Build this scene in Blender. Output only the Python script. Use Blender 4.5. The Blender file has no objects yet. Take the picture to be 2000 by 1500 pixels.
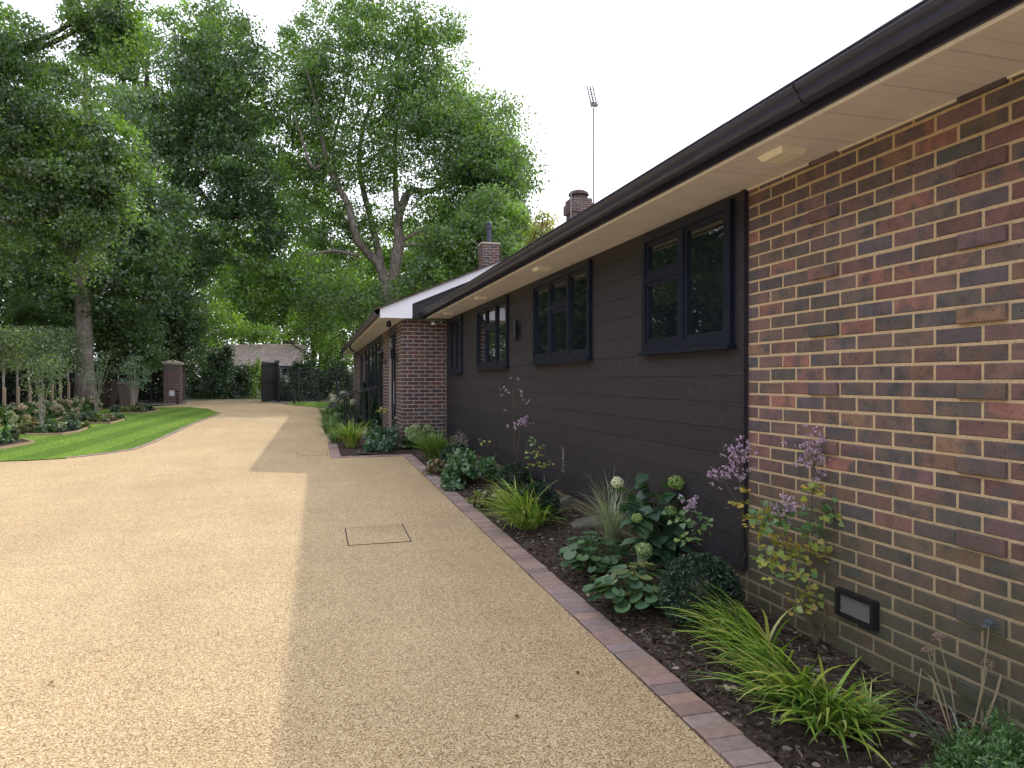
import bpy, math, random
import numpy as np
from mathutils import Vector, noise
random.seed(7); rng = np.random.default_rng(7)
C = bpy.context.scene.collection
scene = bpy.context.scene
R_ = math.radians
# ------------------------------------------------------------------ camera
FPX = 1387.0; CX = 1000.0; HY = 745.0; TH = math.atan(385/1387.0); HC = 1.5
ST, CT = math.sin(TH), math.cos(TH)
cam = bpy.data.cameras.new('camera'); camo = bpy.data.objects.new('camera', cam); C.objects.link(camo)
camo.location = (0, 0, HC); camo.rotation_euler = (R_(90) - math.atan(5/FPX), 0, -TH)
cam.sensor_width = 36; cam.lens = 36*FPX/2000; cam.clip_end = 2000; cam.clip_start = 0.05
scene.camera = camo
# ------------------------------------------------------------------ light
SUN = Vector((0.76, 0.80, 1.0)).normalized()
w = bpy.data.worlds.new('World'); scene.world = w; w.use_nodes = True
nt = w.node_tree; bg = nt.nodes['Background']
sky = nt.nodes.new('ShaderNodeTexSky'); sky.sky_type = 'NISHITA'; sky.sun_disc = False
sky.sun_elevation = math.asin(SUN.z); sky.sun_rotation = math.atan2(SUN.x, SUN.y)
sky.dust_density = 3.0; sky.air_density = 1.0
mx = nt.nodes.new('ShaderNodeMix'); mx.data_type = 'RGBA'; mx.inputs[0].default_value = 0.72
nt.links.new(sky.outputs[0], mx.inputs[6]); mx.inputs[7].default_value = (9.6, 9.6, 10.6, 1)   # thin bright cloud
nt.links.new(mx.outputs[2], bg.inputs[0]); bg.inputs[1].default_value = 0.15
sl = bpy.data.lights.new('sun', 'SUN'); so = bpy.data.objects.new('sun', sl); C.objects.link(so)
sl.energy = 2.0; sl.angle = R_(1.0); sl.color = (1.0, 0.93, 0.82)
so.rotation_euler = (-SUN).to_track_quat('-Z', 'Y').to_euler()
vs = scene.view_settings; vs.view_transform = 'Standard'; vs.look = 'None'; vs.exposure = 0.58; vs.gamma = 1
scene.cycles.max_bounces = 8; scene.cycles.transparent_max_bounces = 8

# ------------------------------------------------------------------ space helpers
SL = 0.0125
def gz(x, y):
    return SL*y if y < 42 else SL*42
def ray(px, py):
    a = (px-CX)/FPX
    return Vector((ST + a*CT, CT - a*ST, -(py-HY)/FPX))
def P(px, py, Z):
    r = ray(px, py); return Vector((0, 0, HC)) + r*Z
def G(px, py, dz=0.0):
    r = ray(px, py)
    s = (HC-dz)/(SL*r.y - r.z)
    if s*r.y > 42 or s < 0:
        s = (HC-dz-SL*42)/max(-r.z, 1e-4)
    return Vector((r.x*s, r.y*s, gz(r.x*s, r.y*s)+dz))
XW = 2.53
def ZS(t): return 2.637 + 0.006*t
# ------------------------------------------------------------------ object helpers
def origin(o):
    v = Vector((0, 0, 0))
    while o is not None:
        v += o.location; o = o.parent
    return v
def link(o, parent=None, label=None, cat=None, group=None, kind=None):
    C.objects.link(o)
    if parent is not None: o.parent = parent
    tag(o, label, cat, group, kind); return o
def tag(o, label=None, cat=None, group=None, kind=None):
    if label: o['label'] = label
    if cat: o['category'] = cat
    if group: o['group'] = group
    if kind: o['kind'] = kind
    return o
def thing(name, loc, label, cat, group=None):
    o = bpy.data.objects.new(name, None); o.location = loc; o.empty_display_size = 0.1
    return link(o, None, label, cat, group)
def copy_tree(o, loc=None, rz=0, sc=1, label=None):
    def rec(a, par):
        c = a.copy(); C.objects.link(c); c.parent = par
        for ch in a.children: rec(ch, c)
        return c
    c = rec(o, None)
    if loc is not None: c.location = loc
    c.rotation_euler = (0, 0, rz); c.scale = (sc,)*3
    if label: c['label'] = label
    return c

class MB:
    def __init__(s): s.v = []; s.f = []; s.c = []; s.smooth = False; s.cur = None
    def add(s, vs, fs, col=None):
        n = len(s.v); s.v += [tuple(p) for p in vs]; s.f += [tuple(i+n for i in f) for f in fs]
        s.c += [tuple(col or s.cur or (1, 1, 1))]*len(vs)
    def box(s, a, b, col=None):
        x0, y0, z0 = a; x1, y1, z1 = b
        s.add([(x0,y0,z0),(x1,y0,z0),(x1,y1,z0),(x0,y1,z0),(x0,y0,z1),(x1,y0,z1),(x1,y1,z1),(x0,y1,z1)],
              [(3,2,1,0),(4,5,6,7),(0,1,5,4),(1,2,6,5),(2,3,7,6),(3,0,4,7)], col)
    def obox(s, o, u, v, w_, col=None):   # oriented: origin, 3 edge vectors
        o, u, v, w_ = map(Vector, (o, u, v, w_))
        s.add([o, o+u, o+u+v, o+v, o+w_, o+u+w_, o+u+v+w_, o+v+w_],
              [(3,2,1,0),(4,5,6,7),(0,1,5,4),(1,2,6,5),(2,3,7,6),(3,0,4,7)], col)
    def tube(s, pts, rad, n=8, col=None, cap=True):
        pts = [Vector(p) for p in pts]
        if not hasattr(rad, '__len__'): rad = [rad]*len(pts)
        vs = []; ref = None
        for i, p in enumerate(pts):
            d = (pts[min(i+1, len(pts)-1)] - pts[max(i-1, 0)])
            d = d.normalized() if d.length > 1e-9 else Vector((0, 0, 1))
            if ref is None: ref = d.orthogonal().normalized()
            ref = (ref - d*ref.dot(d));  ref = ref.normalized() if ref.length > 1e-6 else d.orthogonal().normalized()
            b = d.cross(ref)
            for k in range(n):
                a = 2*math.pi*k/n; vs.append(p + (ref*math.cos(a) + b*math.sin(a))*rad[i])
        fs = []
        for i in range(len(pts)-1):
            for k in range(n):
                fs.append((i*n+k, i*n+(k+1) % n, (i+1)*n+(k+1) % n, (i+1)*n+k))
        if cap: fs += [tuple(range(n))[::-1], tuple((len(pts)-1)*n+k for k in range(n))]
        s.add(vs, fs, col)
    def prism(s, poly, u, v, w_, o, depth, col=None):  # 2d polygon in (u,v) extruded along w
        o, u, v, w_ = map(Vector, (o, u, v, w_)); n = len(poly)
        a = [o+u*p[0]+v*p[1] for p in poly]; b = [q+w_*depth for q in a]
        s.add(a+b, [tuple(range(n)), tuple(range(2*n-1, n-1, -1))] + [(i, i+n, (i+1) % n+n, (i+1) % n) for i in range(n)], col)
    def lathe(s, o, prof, n=16, col=None):
        vs = []; fs = []
        for r, z in prof:
            for k in range(n):
                a = 2*math.pi*k/n; vs.append((o[0]+r*math.cos(a), o[1]+r*math.sin(a), o[2]+z))
        for i in range(len(prof)-1):
            for k in range(n): fs.append((i*n+k, i*n+(k+1) % n, (i+1)*n+(k+1) % n, (i+1)*n+k))
        fs += [tuple(range(n))[::-1], tuple((len(prof)-1)*n+k for k in range(n))]
        s.add(vs, fs, col)
    def build(s, name, mat, parent=None, smooth=False, **kw):
        me = bpy.data.meshes.new(name); off = origin(parent) if parent else Vector((0, 0, 0))
        me.from_pydata([(p[0]-off.x, p[1]-off.y, p[2]-off.z) for p in s.v], [], s.f)
        a = me.attributes.new('col', 'FLOAT_COLOR', 'POINT')
        cc = np.ones((len(s.v), 4), np.float32); cc[:, :3] = np.array(s.c, np.float32).reshape(-1, 3); a.data.foreach_set('color', cc.ravel())
        me.materials.append(mat); me.update()
        if smooth: me.polygons.foreach_set('use_smooth', [True]*len(me.polygons))
        return link(bpy.data.objects.new(name, me), parent, **kw)

KITE = (np.array([(0,-.5,0),(.5,0,.08),(0,.5,0),(-.5,0,.08)]), [(0,1,2,3)])
OVAL = (np.array([(0,-.5,0),(.32,-.25,.07),(.42,.08,.08),(0,.5,-.1),(-.42,.08,.08),(-.32,-.25,.07),(0,-.1,.0),(0,.2,-.02)]),
        [(0,1,2,7),(7,2,3,3),(0,7,4,5),(7,3,3,4)])
OVAL = (np.array([(0,-.5,0),(.34,-.2,.08),(.3,.2,.06),(0,.5,-.12),(-.3,.2,.06),(-.34,-.2,.08),(0,0,-.02)]),
        [(0,1,2,6),(6,2,3,4),(0,6,4,5)])
def disc_tmpl(n=14, lob=7, amp=.1, cup=.16):
    v = [(0, -.1, 0)]
    for k in range(n):
        a = 2*math.pi*k/n + .2; r = .5*(1 + amp*math.cos(lob*a))
        if abs(((a - 1.5*math.pi+math.pi) % (2*math.pi))-math.pi) < .25: r *= .45
        v.append((r*math.cos(a), r*math.sin(a), cup*r*r*4*.5 + .03*math.cos(lob*a)))
    f = [(0, k+1, (k+1) % n + 1) for k in range(n)]
    return (np.array(v), f)
DISC = disc_tmpl(); TRI = disc_tmpl(9, 3, .22, .05)
def scatter(name, mat, Cn, up, fw, size, wid, cols, tmpl=KITE, parent=None, extra=None, **kw):
    """one mesh made of many small leaf shapes. Cn centres, up normals, fw long axis"""
    Tv, Tf = tmpl; N = len(Cn); k = len(Tv)
    fw = fw/np.maximum(np.linalg.norm(fw, axis=1, keepdims=True), 1e-9)
    up = up - fw*(up*fw).sum(1, keepdims=True); up = up/np.maximum(np.linalg.norm(up, axis=1, keepdims=True), 1e-9)
    sd = np.cross(fw, up)
    size = np.broadcast_to(np.asarray(size, float), (N,)); wid = np.broadcast_to(np.asarray(wid, float), (N,))
    V = (Cn[:, None, :] + sd[:, None, :]*(Tv[None, :, 0:1]*(size*wid)[:, None, None]) + fw[:, None, :]*(Tv[None, :, 1:2]*size[:, None, None])
         + up[:, None, :]*(Tv[None, :, 2:3]*size[:, None, None])).reshape(-1, 3)
    off = origin(parent) if parent else Vector((0, 0, 0)); V = V - np.array(off)
    s = len(Tf[0]); F = (np.array(Tf)[None] + (np.arange(N)*k)[:, None, None]).reshape(-1)
    nf = N*len(Tf)
    me = bpy.data.meshes.new(name)
    me.vertices.add(len(V)); me.vertices.foreach_set('co', V.astype(np.float32).ravel())
    me.loops.add(len(F)); me.loops.foreach_set('vertex_index', F.astype(np.int32))
    me.polygons.add(nf); me.polygons.foreach_set('loop_start', (np.arange(nf)*s).astype(np.int32))
    me.update(calc_edges=True)
    a = me.attributes.new('col', 'FLOAT_COLOR', 'POINT')
    cc = np.ones((len(V), 4), np.float32); cc[:, :3] = np.repeat(cols, k, axis=0); a.data.foreach_set('color', cc.ravel())
    me.materials.append(mat)
    return link(bpy.data.objects.new(name, me), parent, **kw)
def rdir(n, zb=0.0):
    v = rng.normal(size=(n, 3)); v[:, 2] += zb
    return v/np.linalg.norm(v, axis=1, keepdims=True)
def pick(pal, n, jit=.18):
    pal = np.array(pal); c = pal[rng.integers(0, len(pal), n)]
    return np.clip(c*(1 + rng.normal(size=(n, 1))*jit), .004, 1)

# ------------------------------------------------------------------ materials
def newmat(name, rough=.6, spec=.5, metal=0):
    m = bpy.data.materials.new(name); m.use_nodes = True
    b = m.node_tree.nodes['Principled BSDF']; b.inputs['Roughness'].default_value = rough
    b.inputs['Specular IOR Level'].default_value = spec; b.inputs['Metallic'].default_value = metal
    return m, m.node_tree, b
def N(nt, t, **kw):
    n = nt.nodes.new(t)
    for k, v in kw.items():
        if k == 'op': n.operation = v
        elif k in ('data_type', 'blend_type', 'feature', 'distance', 'bands_direction', 'wave_type', 'noise_dimensions'): setattr(n, k, v)
        else: n.inputs[k].default_value = v
    return n
def ramp(nt, fac, stops):
    r = nt.nodes.new('ShaderNodeValToRGB'); e = r.color_ramp.elements
    while len(e) < len(stops): e.new(.5)
    for i, (p, c) in enumerate(stops): e[i].position = p; e[i].color = (*c, 1)
    nt.links.new(fac, r.inputs[0]); return r.outputs[0]
def mixc(nt, fac, a, b, bt='MIX'):
    m = nt.nodes.new('ShaderNodeMix'); m.data_type = 'RGBA'; m.blend_type = bt
    for i, v in ((0, fac), (6, a), (7, b)):
        if isinstance(v, bpy.types.NodeSocket): nt.links.new(v, m.inputs[i])
        else: m.inputs[i].default_value = v if i == 0 else (*v, 1)
    return m.outputs[2]
def coords(nt, scale=(1, 1, 1)):
    t = nt.nodes.new('ShaderNodeTexCoord'); mp = nt.nodes.new('ShaderNodeMapping'); mp.inputs['Scale'].default_value = scale
    nt.links.new(t.outputs['Object'], mp.inputs[0]); return mp.outputs[0]
def noi(nt, co, scale, det=3, rough=.55):
    n = N(nt, 'ShaderNodeTexNoise', Scale=scale, Detail=det, Roughness=rough); nt.links.new(co, n.inputs['Vector']); return n.outputs['Fac']
def bump(nt, h, b, st=.3, dist=.01):
    n = N(nt, 'ShaderNodeBump', Strength=st, Distance=dist); nt.links.new(h, n.inputs['Height']); nt.links.new(n.outputs[0], b.inputs['Normal'])
def plain(name, col, rough=.5, spec=.5, metal=0, var=.12, nscale=12, bst=.0, scale=(1, 1, 1)):
    m, nt, b = newmat(name, rough, spec, metal)
    co = coords(nt, scale); f = noi(nt, co, nscale, 5)
    c = ramp(nt, f, [(.25, tuple(x*(1-var) for x in col)), (.75, tuple(min(1, x*(1+var)) for x in col))])
    nt.links.new(c, b.inputs['Base Color'])
    r = N(nt, 'ShaderNodeMapRange'); r.inputs[3].default_value = max(0, rough-.08); r.inputs[4].default_value = min(1, rough+.1)
    nt.links.new(f, r.inputs[0]); nt.links.new(r.outputs[0], b.inputs['Roughness'])
    if bst: bump(nt, f, b, bst)
    return m
def attr(nt):
    a = nt.nodes.new('ShaderNodeAttribute'); a.attribute_name = 'col'; return a.outputs['Color']
def leafmat(name, trans=.38, gloss=.04, rough=.5, tint=(1.25, 1.35, .5)):
    m = bpy.data.materials.new(name); m.use_nodes = True; nt = m.node_tree; nt.nodes.remove(nt.nodes['Principled BSDF'])
    out = nt.nodes['Material Output']; a = attr(nt)
    d = nt.nodes.new('ShaderNodeBsdfDiffuse'); t = nt.nodes.new('ShaderNodeBsdfTranslucent'); g = nt.nodes.new('ShaderNodeBsdfGlossy')
    g.inputs['Roughness'].default_value = rough; g.inputs[0].default_value = (1, 1, 1, 1)
    nt.links.new(a, d.inputs[0]); nt.links.new(mixc(nt, 1.0, a, tint, 'MULTIPLY'), t.inputs[0])
    m1 = nt.nodes.new('ShaderNodeMixShader'); m1.inputs[0].default_value = trans
    nt.links.new(d.outputs[0], m1.inputs[1]); nt.links.new(t.outputs[0], m1.inputs[2])
    m2 = nt.nodes.new('ShaderNodeMixShader'); m2.inputs[0].default_value = gloss
    nt.links.new(m1.outputs[0], m2.inputs[1]); nt.links.new(g.outputs[0], m2.inputs[2]); nt.links.new(m2.outputs[0], out.inputs[0])
    return m
M = {}
M['leaf'] = leafmat('tree_foliage', .5, .06, .45, (1.6, 1.7, .6))
M['plant'] = leafmat('plant_foliage', .32, .05, .42, (1.3, 1.4, .5))
M['petal'] = leafmat('petals', .3, .02, .6, (1, 1, 1))
def m_brick(stain=False):
    m, nt, b = newmat('brick', .85, .25); co = coords(nt); a = attr(nt)
    f = noi(nt, co, 11, 6, .62); f6 = noi(nt, co, 7.5, 3, .5); a = mixc(nt, ramp(nt, f6, [(.5, (0,0,0)), (.62, (.7,.7,.7))]), a, (.085,.092,.098)); f7 = noi(nt, coords(nt, (1, 1, 1.7)), 5.1, 3, .5); a = mixc(nt, ramp(nt, f7, [(.6, (0,0,0)), (.7, (.5,.5,.5))]), a, (.2,.12,.085)); c = mixc(nt, .5, a, ramp(nt, f, [(.3, (.35,.4,.42)), (.5, (1,.97,.95)), (.72, (1.5,1.2,1.0))]), 'MULTIPLY')
    f2 = noi(nt, co, 130, 3, .6); c = mixc(nt, .5, c, ramp(nt, f2, [(.3, (.5,.5,.5)), (.5, (1,1,1)), (.8, (1.3,1.25,1.2))]), 'MULTIPLY')
    v = N(nt, 'ShaderNodeTexVoronoi', Scale=26.0); nt.links.new(co, v.inputs['Vector'])
    c = mixc(nt, ramp(nt, v.outputs['Distance'], [(.06, (.8,.8,.8)), (.12, (0,0,0))]), c, (.02,.018,.02))
    if stain:
        g = nt.nodes.new('ShaderNodeNewGeometry'); s = nt.nodes.new('ShaderNodeSeparateXYZ'); nt.links.new(g.outputs['Position'], s.inputs[0])
        ns = noi(nt, co, 3.2, 4); ad = N(nt, 'ShaderNodeMath', op='MULTIPLY_ADD'); nt.links.new(ns, ad.inputs[0]); ad.inputs[1].default_value = .9; nt.links.new(s.outputs[2], ad.inputs[2]); hf = N(nt, 'ShaderNodeMath', op='MULTIPLY'); hf.inputs[1].default_value = .5; nt.links.new(ad.outputs[0], hf.inputs[0])
        fa = ramp(nt, hf.outputs[0], [(.36, (.8,.8,.8)), (.78, (0,0,0))]); c = mixc(nt, fa, c, (.072,.075,.042))
    nt.links.new(c, b.inputs['Base Color']); bump(nt, f2, b, .5, .004); return m
M['brick'] = m_brick(True); M['brick_plain'] = m_brick(False)
def m_mortar(stain):
    m, nt, b = newmat('mortar', .95, .1); co = coords(nt); f = noi(nt, co, 60, 5)
    c = ramp(nt, f, [(.3, (.42,.31,.185)), (.7, (.6,.46,.295))])
    if stain:
        g = nt.nodes.new('ShaderNodeNewGeometry'); s = nt.nodes.new('ShaderNodeSeparateXYZ'); nt.links.new(g.outputs['Position'], s.inputs[0])
        ns = noi(nt, co, 3.2, 4); ad = N(nt, 'ShaderNodeMath', op='MULTIPLY_ADD'); nt.links.new(ns, ad.inputs[0]); ad.inputs[1].default_value = .9; nt.links.new(s.outputs[2], ad.inputs[2]); hf = N(nt, 'ShaderNodeMath', op='MULTIPLY'); hf.inputs[1].default_value = .5; nt.links.new(ad.outputs[0], hf.inputs[0])
        c = mixc(nt, ramp(nt, hf.outputs[0], [(.36, (.75,.75,.75)), (.78, (0,0,0))]), c, (.15,.145,.095))
    nt.links.new(c, b.inputs['Base Color']); bump(nt, f, b, .5, .006); return m
M['mortar'] = m_mortar(True); M['mortar_plain'] = plain('mortar_pale', (.42,.37,.33), .95, .1, nscale=50, bst=.3)
def m_gravel():
    m, nt, b = newmat('resin_gravel', .75, .3); co = coords(nt)
    v = N(nt, 'ShaderNodeTexVoronoi', Scale=150.0); nt.links.new(co, v.inputs['Vector'])
    sp = nt.nodes.new('ShaderNodeSeparateColor'); nt.links.new(v.outputs['Color'], sp.inputs[0])
    c = ramp(nt, sp.outputs[0], [(0, (.17,.12,.065)), (.1, (.32,.235,.13)), (.3, (.47,.36,.21)), (.6, (.57,.45,.275)), (.85, (.66,.54,.35)), (1, (.74,.65,.48))])
    c = mixc(nt, ramp(nt, v.outputs['Distance'], [(.42, (0,0,0)), (.75, (.68,.68,.68))]), c, (.13,.085,.04))
    f = noi(nt, co, .7, 5, .6); c = mixc(nt, .3, c, ramp(nt, f, [(.3, (.72,.68,.64)), (.7, (1.12,1.1,1.05))]), 'MULTIPLY')
    c = mixc(nt, 1.0, c, (1.08, 1.05, .99), 'MULTIPLY')
    f5 = noi(nt, coords(nt, (1, .6, 1)), .33, 3); c = mixc(nt, .5, c, ramp(nt, f5, [(.42, (.9,.87,.83)), (.5, (1,1,1)), (.62, (1.06,1.05,1.02))]), 'MULTIPLY')
    f3 = noi(nt, coords(nt, (1, .25, 1)), 2.2, 4); c = mixc(nt, .22, c, ramp(nt, f3, [(.35, (.7,.68,.64)), (.6, (1,1,1))]), 'MULTIPLY')
    nt.links.new(c, b.inputs['Base Color'])
    iv = N(nt, 'ShaderNodeMath', op='SUBTRACT'); iv.inputs[0].default_value = 1; nt.links.new(v.outputs['Distance'], iv.inputs[1])
    bump(nt, iv.outputs[0], b, .55, .004); return m
M['gravel'] = m_gravel()
def m_paver():
    m, nt, b = newmat('paver', .8, .3); co = coords(nt); a = attr(nt)
    f = noi(nt, co, 25, 5); c = mixc(nt, .5, a, ramp(nt, f, [(.3, (.65,.65,.7)), (.7, (1.3,1.25,1.25))]), 'MULTIPLY')
    f2 = noi(nt, co, 6, 4); c = mixc(nt, ramp(nt, f2, [(.6, (0,0,0)), (.8, (.35,.35,.35))]), c, (.3,.24,.2))
    nt.links.new(c, b.inputs['Base Color']); bump(nt, f, b, .3, .004); return m
M['paver'] = m_paver()
def m_soil():
    m, nt, b = newmat('soil', .95, .15); co = coords(nt); f = noi(nt, co, 28, 6, .65)
    c = ramp(nt, f, [(.3, (.018,.013,.011)), (.5, (.06,.043,.035)), (.66, (.11,.082,.066)), (.8, (.2,.15,.12))])
    nt.links.new(c, b.inputs['Base Color']); bump(nt, f, b, .9, .03); return m
M['soil'] = m_soil()
def m_clad():
    m, nt, b = newmat('charcoal_board', .6, .35); a = attr(nt)
    f = noi(nt, coords(nt, (1, 1.6, 22)), 9, 6, .65); f2 = noi(nt, coords(nt, (1, .5, 6)), 3, 4)
    c = mixc(nt, .75, a, ramp(nt, f, [(.3, (.35,.37,.42)), (.5, (1,1,1)), (.75, (2.3,2.0,1.95))]), 'MULTIPLY')
    c = mixc(nt, .5, c, ramp(nt, f2, [(.35, (.8,.8,.85)), (.65, (1.2,1.12,1.1))]), 'MULTIPLY')
    nt.links.new(c, b.inputs['Base Color']); bump(nt, f, b, .5, .004); return m
M['clad'] = m_clad()
def m_soffit():
    m, nt, b = newmat('soffit_board', .45, .4); co = coords(nt)
    s = nt.nodes.new('ShaderNodeSeparateXYZ'); nt.links.new(co, s.inputs[0])
    mo = N(nt, 'ShaderNodeMath', op='PINGPONG'); nt.links.new(s.outputs[1], mo.inputs[0]); mo.inputs[1].default_value = .05
    mo2 = N(nt, 'ShaderNodeMath', op='PINGPONG'); nt.links.new(s.outputs[1], mo2.inputs[0]); mo2.inputs[1].default_value = .15
    f = noi(nt, co, 5, 5, .6); c = ramp(nt, f, [(.3, (.74,.69,.68)), (.7, (.84,.79,.78))])
    f4 = noi(nt, co, 45, 3); c = mixc(nt, ramp(nt, f4, [(.68, (0,0,0)), (.78, (.3,.3,.3))]), c, (.3,.25,.2))
    c = mixc(nt, ramp(nt, mo.outputs[0], [(0.0015, (.2,.2,.2)), (.004, (0,0,0))]), c, (.2,.15,.12))
    c = mixc(nt, ramp(nt, mo2.outputs[0], [(0.002, (.3,.3,.3)), (.005, (0,0,0))]), c, (.1,.08,.07))
    nt.links.new(c, b.inputs['Base Color']); bump(nt, ramp(nt, mo.outputs[0], [(0, (0,0,0)), (.006, (1,1,1))]), b, .5, .003); return m
M['soffit'] = m_soffit()
M['cream'] = plain('cream_trim', (.84,.75,.64), .4, .5, var=.06, nscale=4)
M['light_cover'] = plain('light_cover_cream', (.9,.84,.7), .4)
M['white'] = plain('white_board', (.78,.79,.84), .4, .5, var=.05, nscale=3)
M['gutter'] = plain('dark_gutter', (.026,.027,.055), .4, .5, var=.3, nscale=3)
M['frame'] = plain('anthracite_frame', (.009,.012,.026), .42, .25, var=.2, nscale=6)
M['black'] = plain('black_metal', (.012,.012,.014), .4, .5, var=.3)
M['dkwood'] = plain('black_stained_wood', (.022,.018,.018), .7, .3, var=.4, nscale=14, scale=(6, 6, 1))
M['tile'] = plain('roof_tile', (.1,.075,.065), .9, .2, var=.5, nscale=9, bst=.4)
M['grey'] = plain('grey_metal', (.3,.3,.32), .45, .5, var=.15)
M['whitep'] = plain('white_plastic', (.72,.72,.72), .35, .5, var=.05)
M['stone'] = plain('stone', (.13,.13,.1), .9, .2, var=.5, nscale=10, bst=.5)
M['cap'] = plain('stone_cap', (.42,.37,.3), .9, .2, var=.2, nscale=14, bst=.3)
M['binbrown'] = plain('brown_bin_plastic', (.13,.1,.088), .55, .4, var=.15)
M['bindark'] = plain('dark_brown_bin_plastic', (.085,.055,.045), .55, .4, var=.15)
M['timber'] = plain('pale_timber', (.36,.26,.17), .85, .2, var=.3, nscale=10, scale=(6, 6, 1))
M['render'] = plain('cream_render', (.62,.57,.5), .9, .2, var=.08)
M['stem'] = plain('plant_stem', (.1,.085,.05), .8, .2, var=.3)
M['drystem'] = plain('dry_stem', (.3,.25,.16), .8, .2, var=.2)
def m_bark(name, c0, c1):
    m, nt, b = newmat(name, .95, .15); f = noi(nt, coords(nt, (1, 1, .3)), 9, 7, .65); f2 = noi(nt, coords(nt), 1.3, 3)
    c = ramp(nt, f, [(.3, tuple(x*.4 for x in c0)), (.5, c0), (.75, c1)]); c = mixc(nt, ramp(nt, f2, [(.5, (0,0,0)), (.75, (.6,.6,.6))]), c, (.06,.075,.035))
    nt.links.new(c, b.inputs['Base Color']); bump(nt, f, b, .9, .05); return m
M['bark'] = m_bark('grey_bark', (.2,.165,.145), (.38,.33,.3)); M['bark_dk'] = m_bark('dark_bark', (.06,.048,.04), (.13,.11,.09))
M['birch'] = plain('pale_stem_bark', (.3,.27,.24), .8, .3, var=.4, nscale=12)
def m_glass():
    m, nt, b = newmat('window_glass', .02, 1.0); b.inputs['Base Color'].default_value = (.008,.011,.016, 1); b.inputs['IOR'].default_value = 1.5
    f = noi(nt, coords(nt, (1, .6, 1)), 1.6, 2); bump(nt, f, b, .04, .05); return m
M['glass'] = m_glass()
def m_lawn():
    m, nt, b = newmat('lawn_grass', .9, .15); co = coords(nt)
    f = noi(nt, co, 60, 4, .7); c = ramp(nt, f, [(.25, (.09,.17,.025)), (.5, (.135,.235,.034)), (.8, (.2,.31,.055))])
    f2 = noi(nt, co, .9, 4); c = mixc(nt, .5, c, ramp(nt, f2, [(.35, (.75,.8,.6)), (.7, (1.25,1.15,1.1))]), 'MULTIPLY')
    mp = nt.nodes.new('ShaderNodeMapping'); mp.inputs['Rotation'].default_value = (0, 0, .04); nt.links.new(co, mp.inputs[0])
    wv = N(nt, 'ShaderNodeTexWave', Scale=.3, Distortion=.4); nt.links.new(mp.outputs[0], wv.inputs['Vector'])
    c = mixc(nt, .75, c, ramp(nt, wv.outputs['Fac'], [(.4, (.66,.74,.66)), (.6, (1.2,1.15,1.1))]), 'MULTIPLY')
    nt.links.new(c, b.inputs['Base Color']); bump(nt, f, b, .8, .02); return m
M['lawn'] = m_lawn()
M['ground'] = plain('rough_ground', (.05,.06,.025), .95, .1, var=.5, nscale=1.5)
M['asphalt'] = plain('asphalt', (.2,.175,.14), .9, .2, var=.2, nscale=3)
# ------------------------------------------------------------------ ground sheets
def sheet(name, polyw, dz, mat, kind='structure', **kw):
    """flat outline (world xy, simple polygon) triangulated on the sloping ground"""
    import bmesh
    bm = bmesh.new()
    vs_ = [bm.verts.new((p[0], p[1], gz(p[0], p[1])+dz)) for p in polyw]
    bm.faces.new(vs_); bmesh.ops.triangulate(bm, faces=bm.faces[:])
    me = bpy.data.meshes.new(name); bm.to_mesh(me); bm.free()
    me.materials.append(mat); return link(bpy.data.objects.new(name, me), None, kind=kind, **kw)
g = MB()
ys = [-60, 0, 42, 500]
for i in range(3):
    y0, y1 = ys[i], ys[i+1]
    g.add([(-300, y0, gz(0, y0)-.03), (300, y0, gz(0, y0)-.03), (300, y1, gz(0, y1)-.03), (-300, y1, gz(0, y1)-.03)], [(0,1,2,3)])
g.build('ground', M['ground'], kind='structure')
KX0, KX1 = 1.53, 1.70      # near bed kerb
def gl(px, py): p = G(px, py); return (p.x, p.y)
YB = 12.95                 # front edge of far bed
drive = [(-14, -6), (KX0, -6), (KX0, YB), (.27, YB), (.27, 28.5)] + [gl(*q) for q in ((622,800),(560,790),(540,786),(508,783),(430,782),(364,786),(368,794),(330,796),(268,797))] + [(-14, 24)]
drive = [(-14, -6), (KX0, -6), (KX0, YB), (.27, YB), (.27, 27.5)] + [gl(640,797.5), gl(560,790), gl(515,785), gl(508,782), gl(365,784), gl(362,790), gl(268,796)] + [(-14, 22)]
sheet('driveway', drive, 0.0, M['gravel'])
sheet('street', [(-60, 35.6), (30, 35.6), (30, 41.5), (-60, 41.5)], -.015, M['asphalt'])
lawn_edge = [(-60,906),(0,902),(60,900),(130,896),(200,888),(262,879),(300,866),(330,852),(380,828),(432,808),(405,799),(370,795.5)]
lawn = [gl(*q) for q in lawn_edge] + [gl(275,797), gl(180,800), gl(60,806), gl(-80,812)]
sheet('lawn', lawn, .014, M['lawn'])
sheet('far_lawn', [gl(640,798), gl(560,790.5), gl(572,785.5), gl(650,785), gl(700,787), gl(700,799)], .014, M['lawn'])
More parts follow.
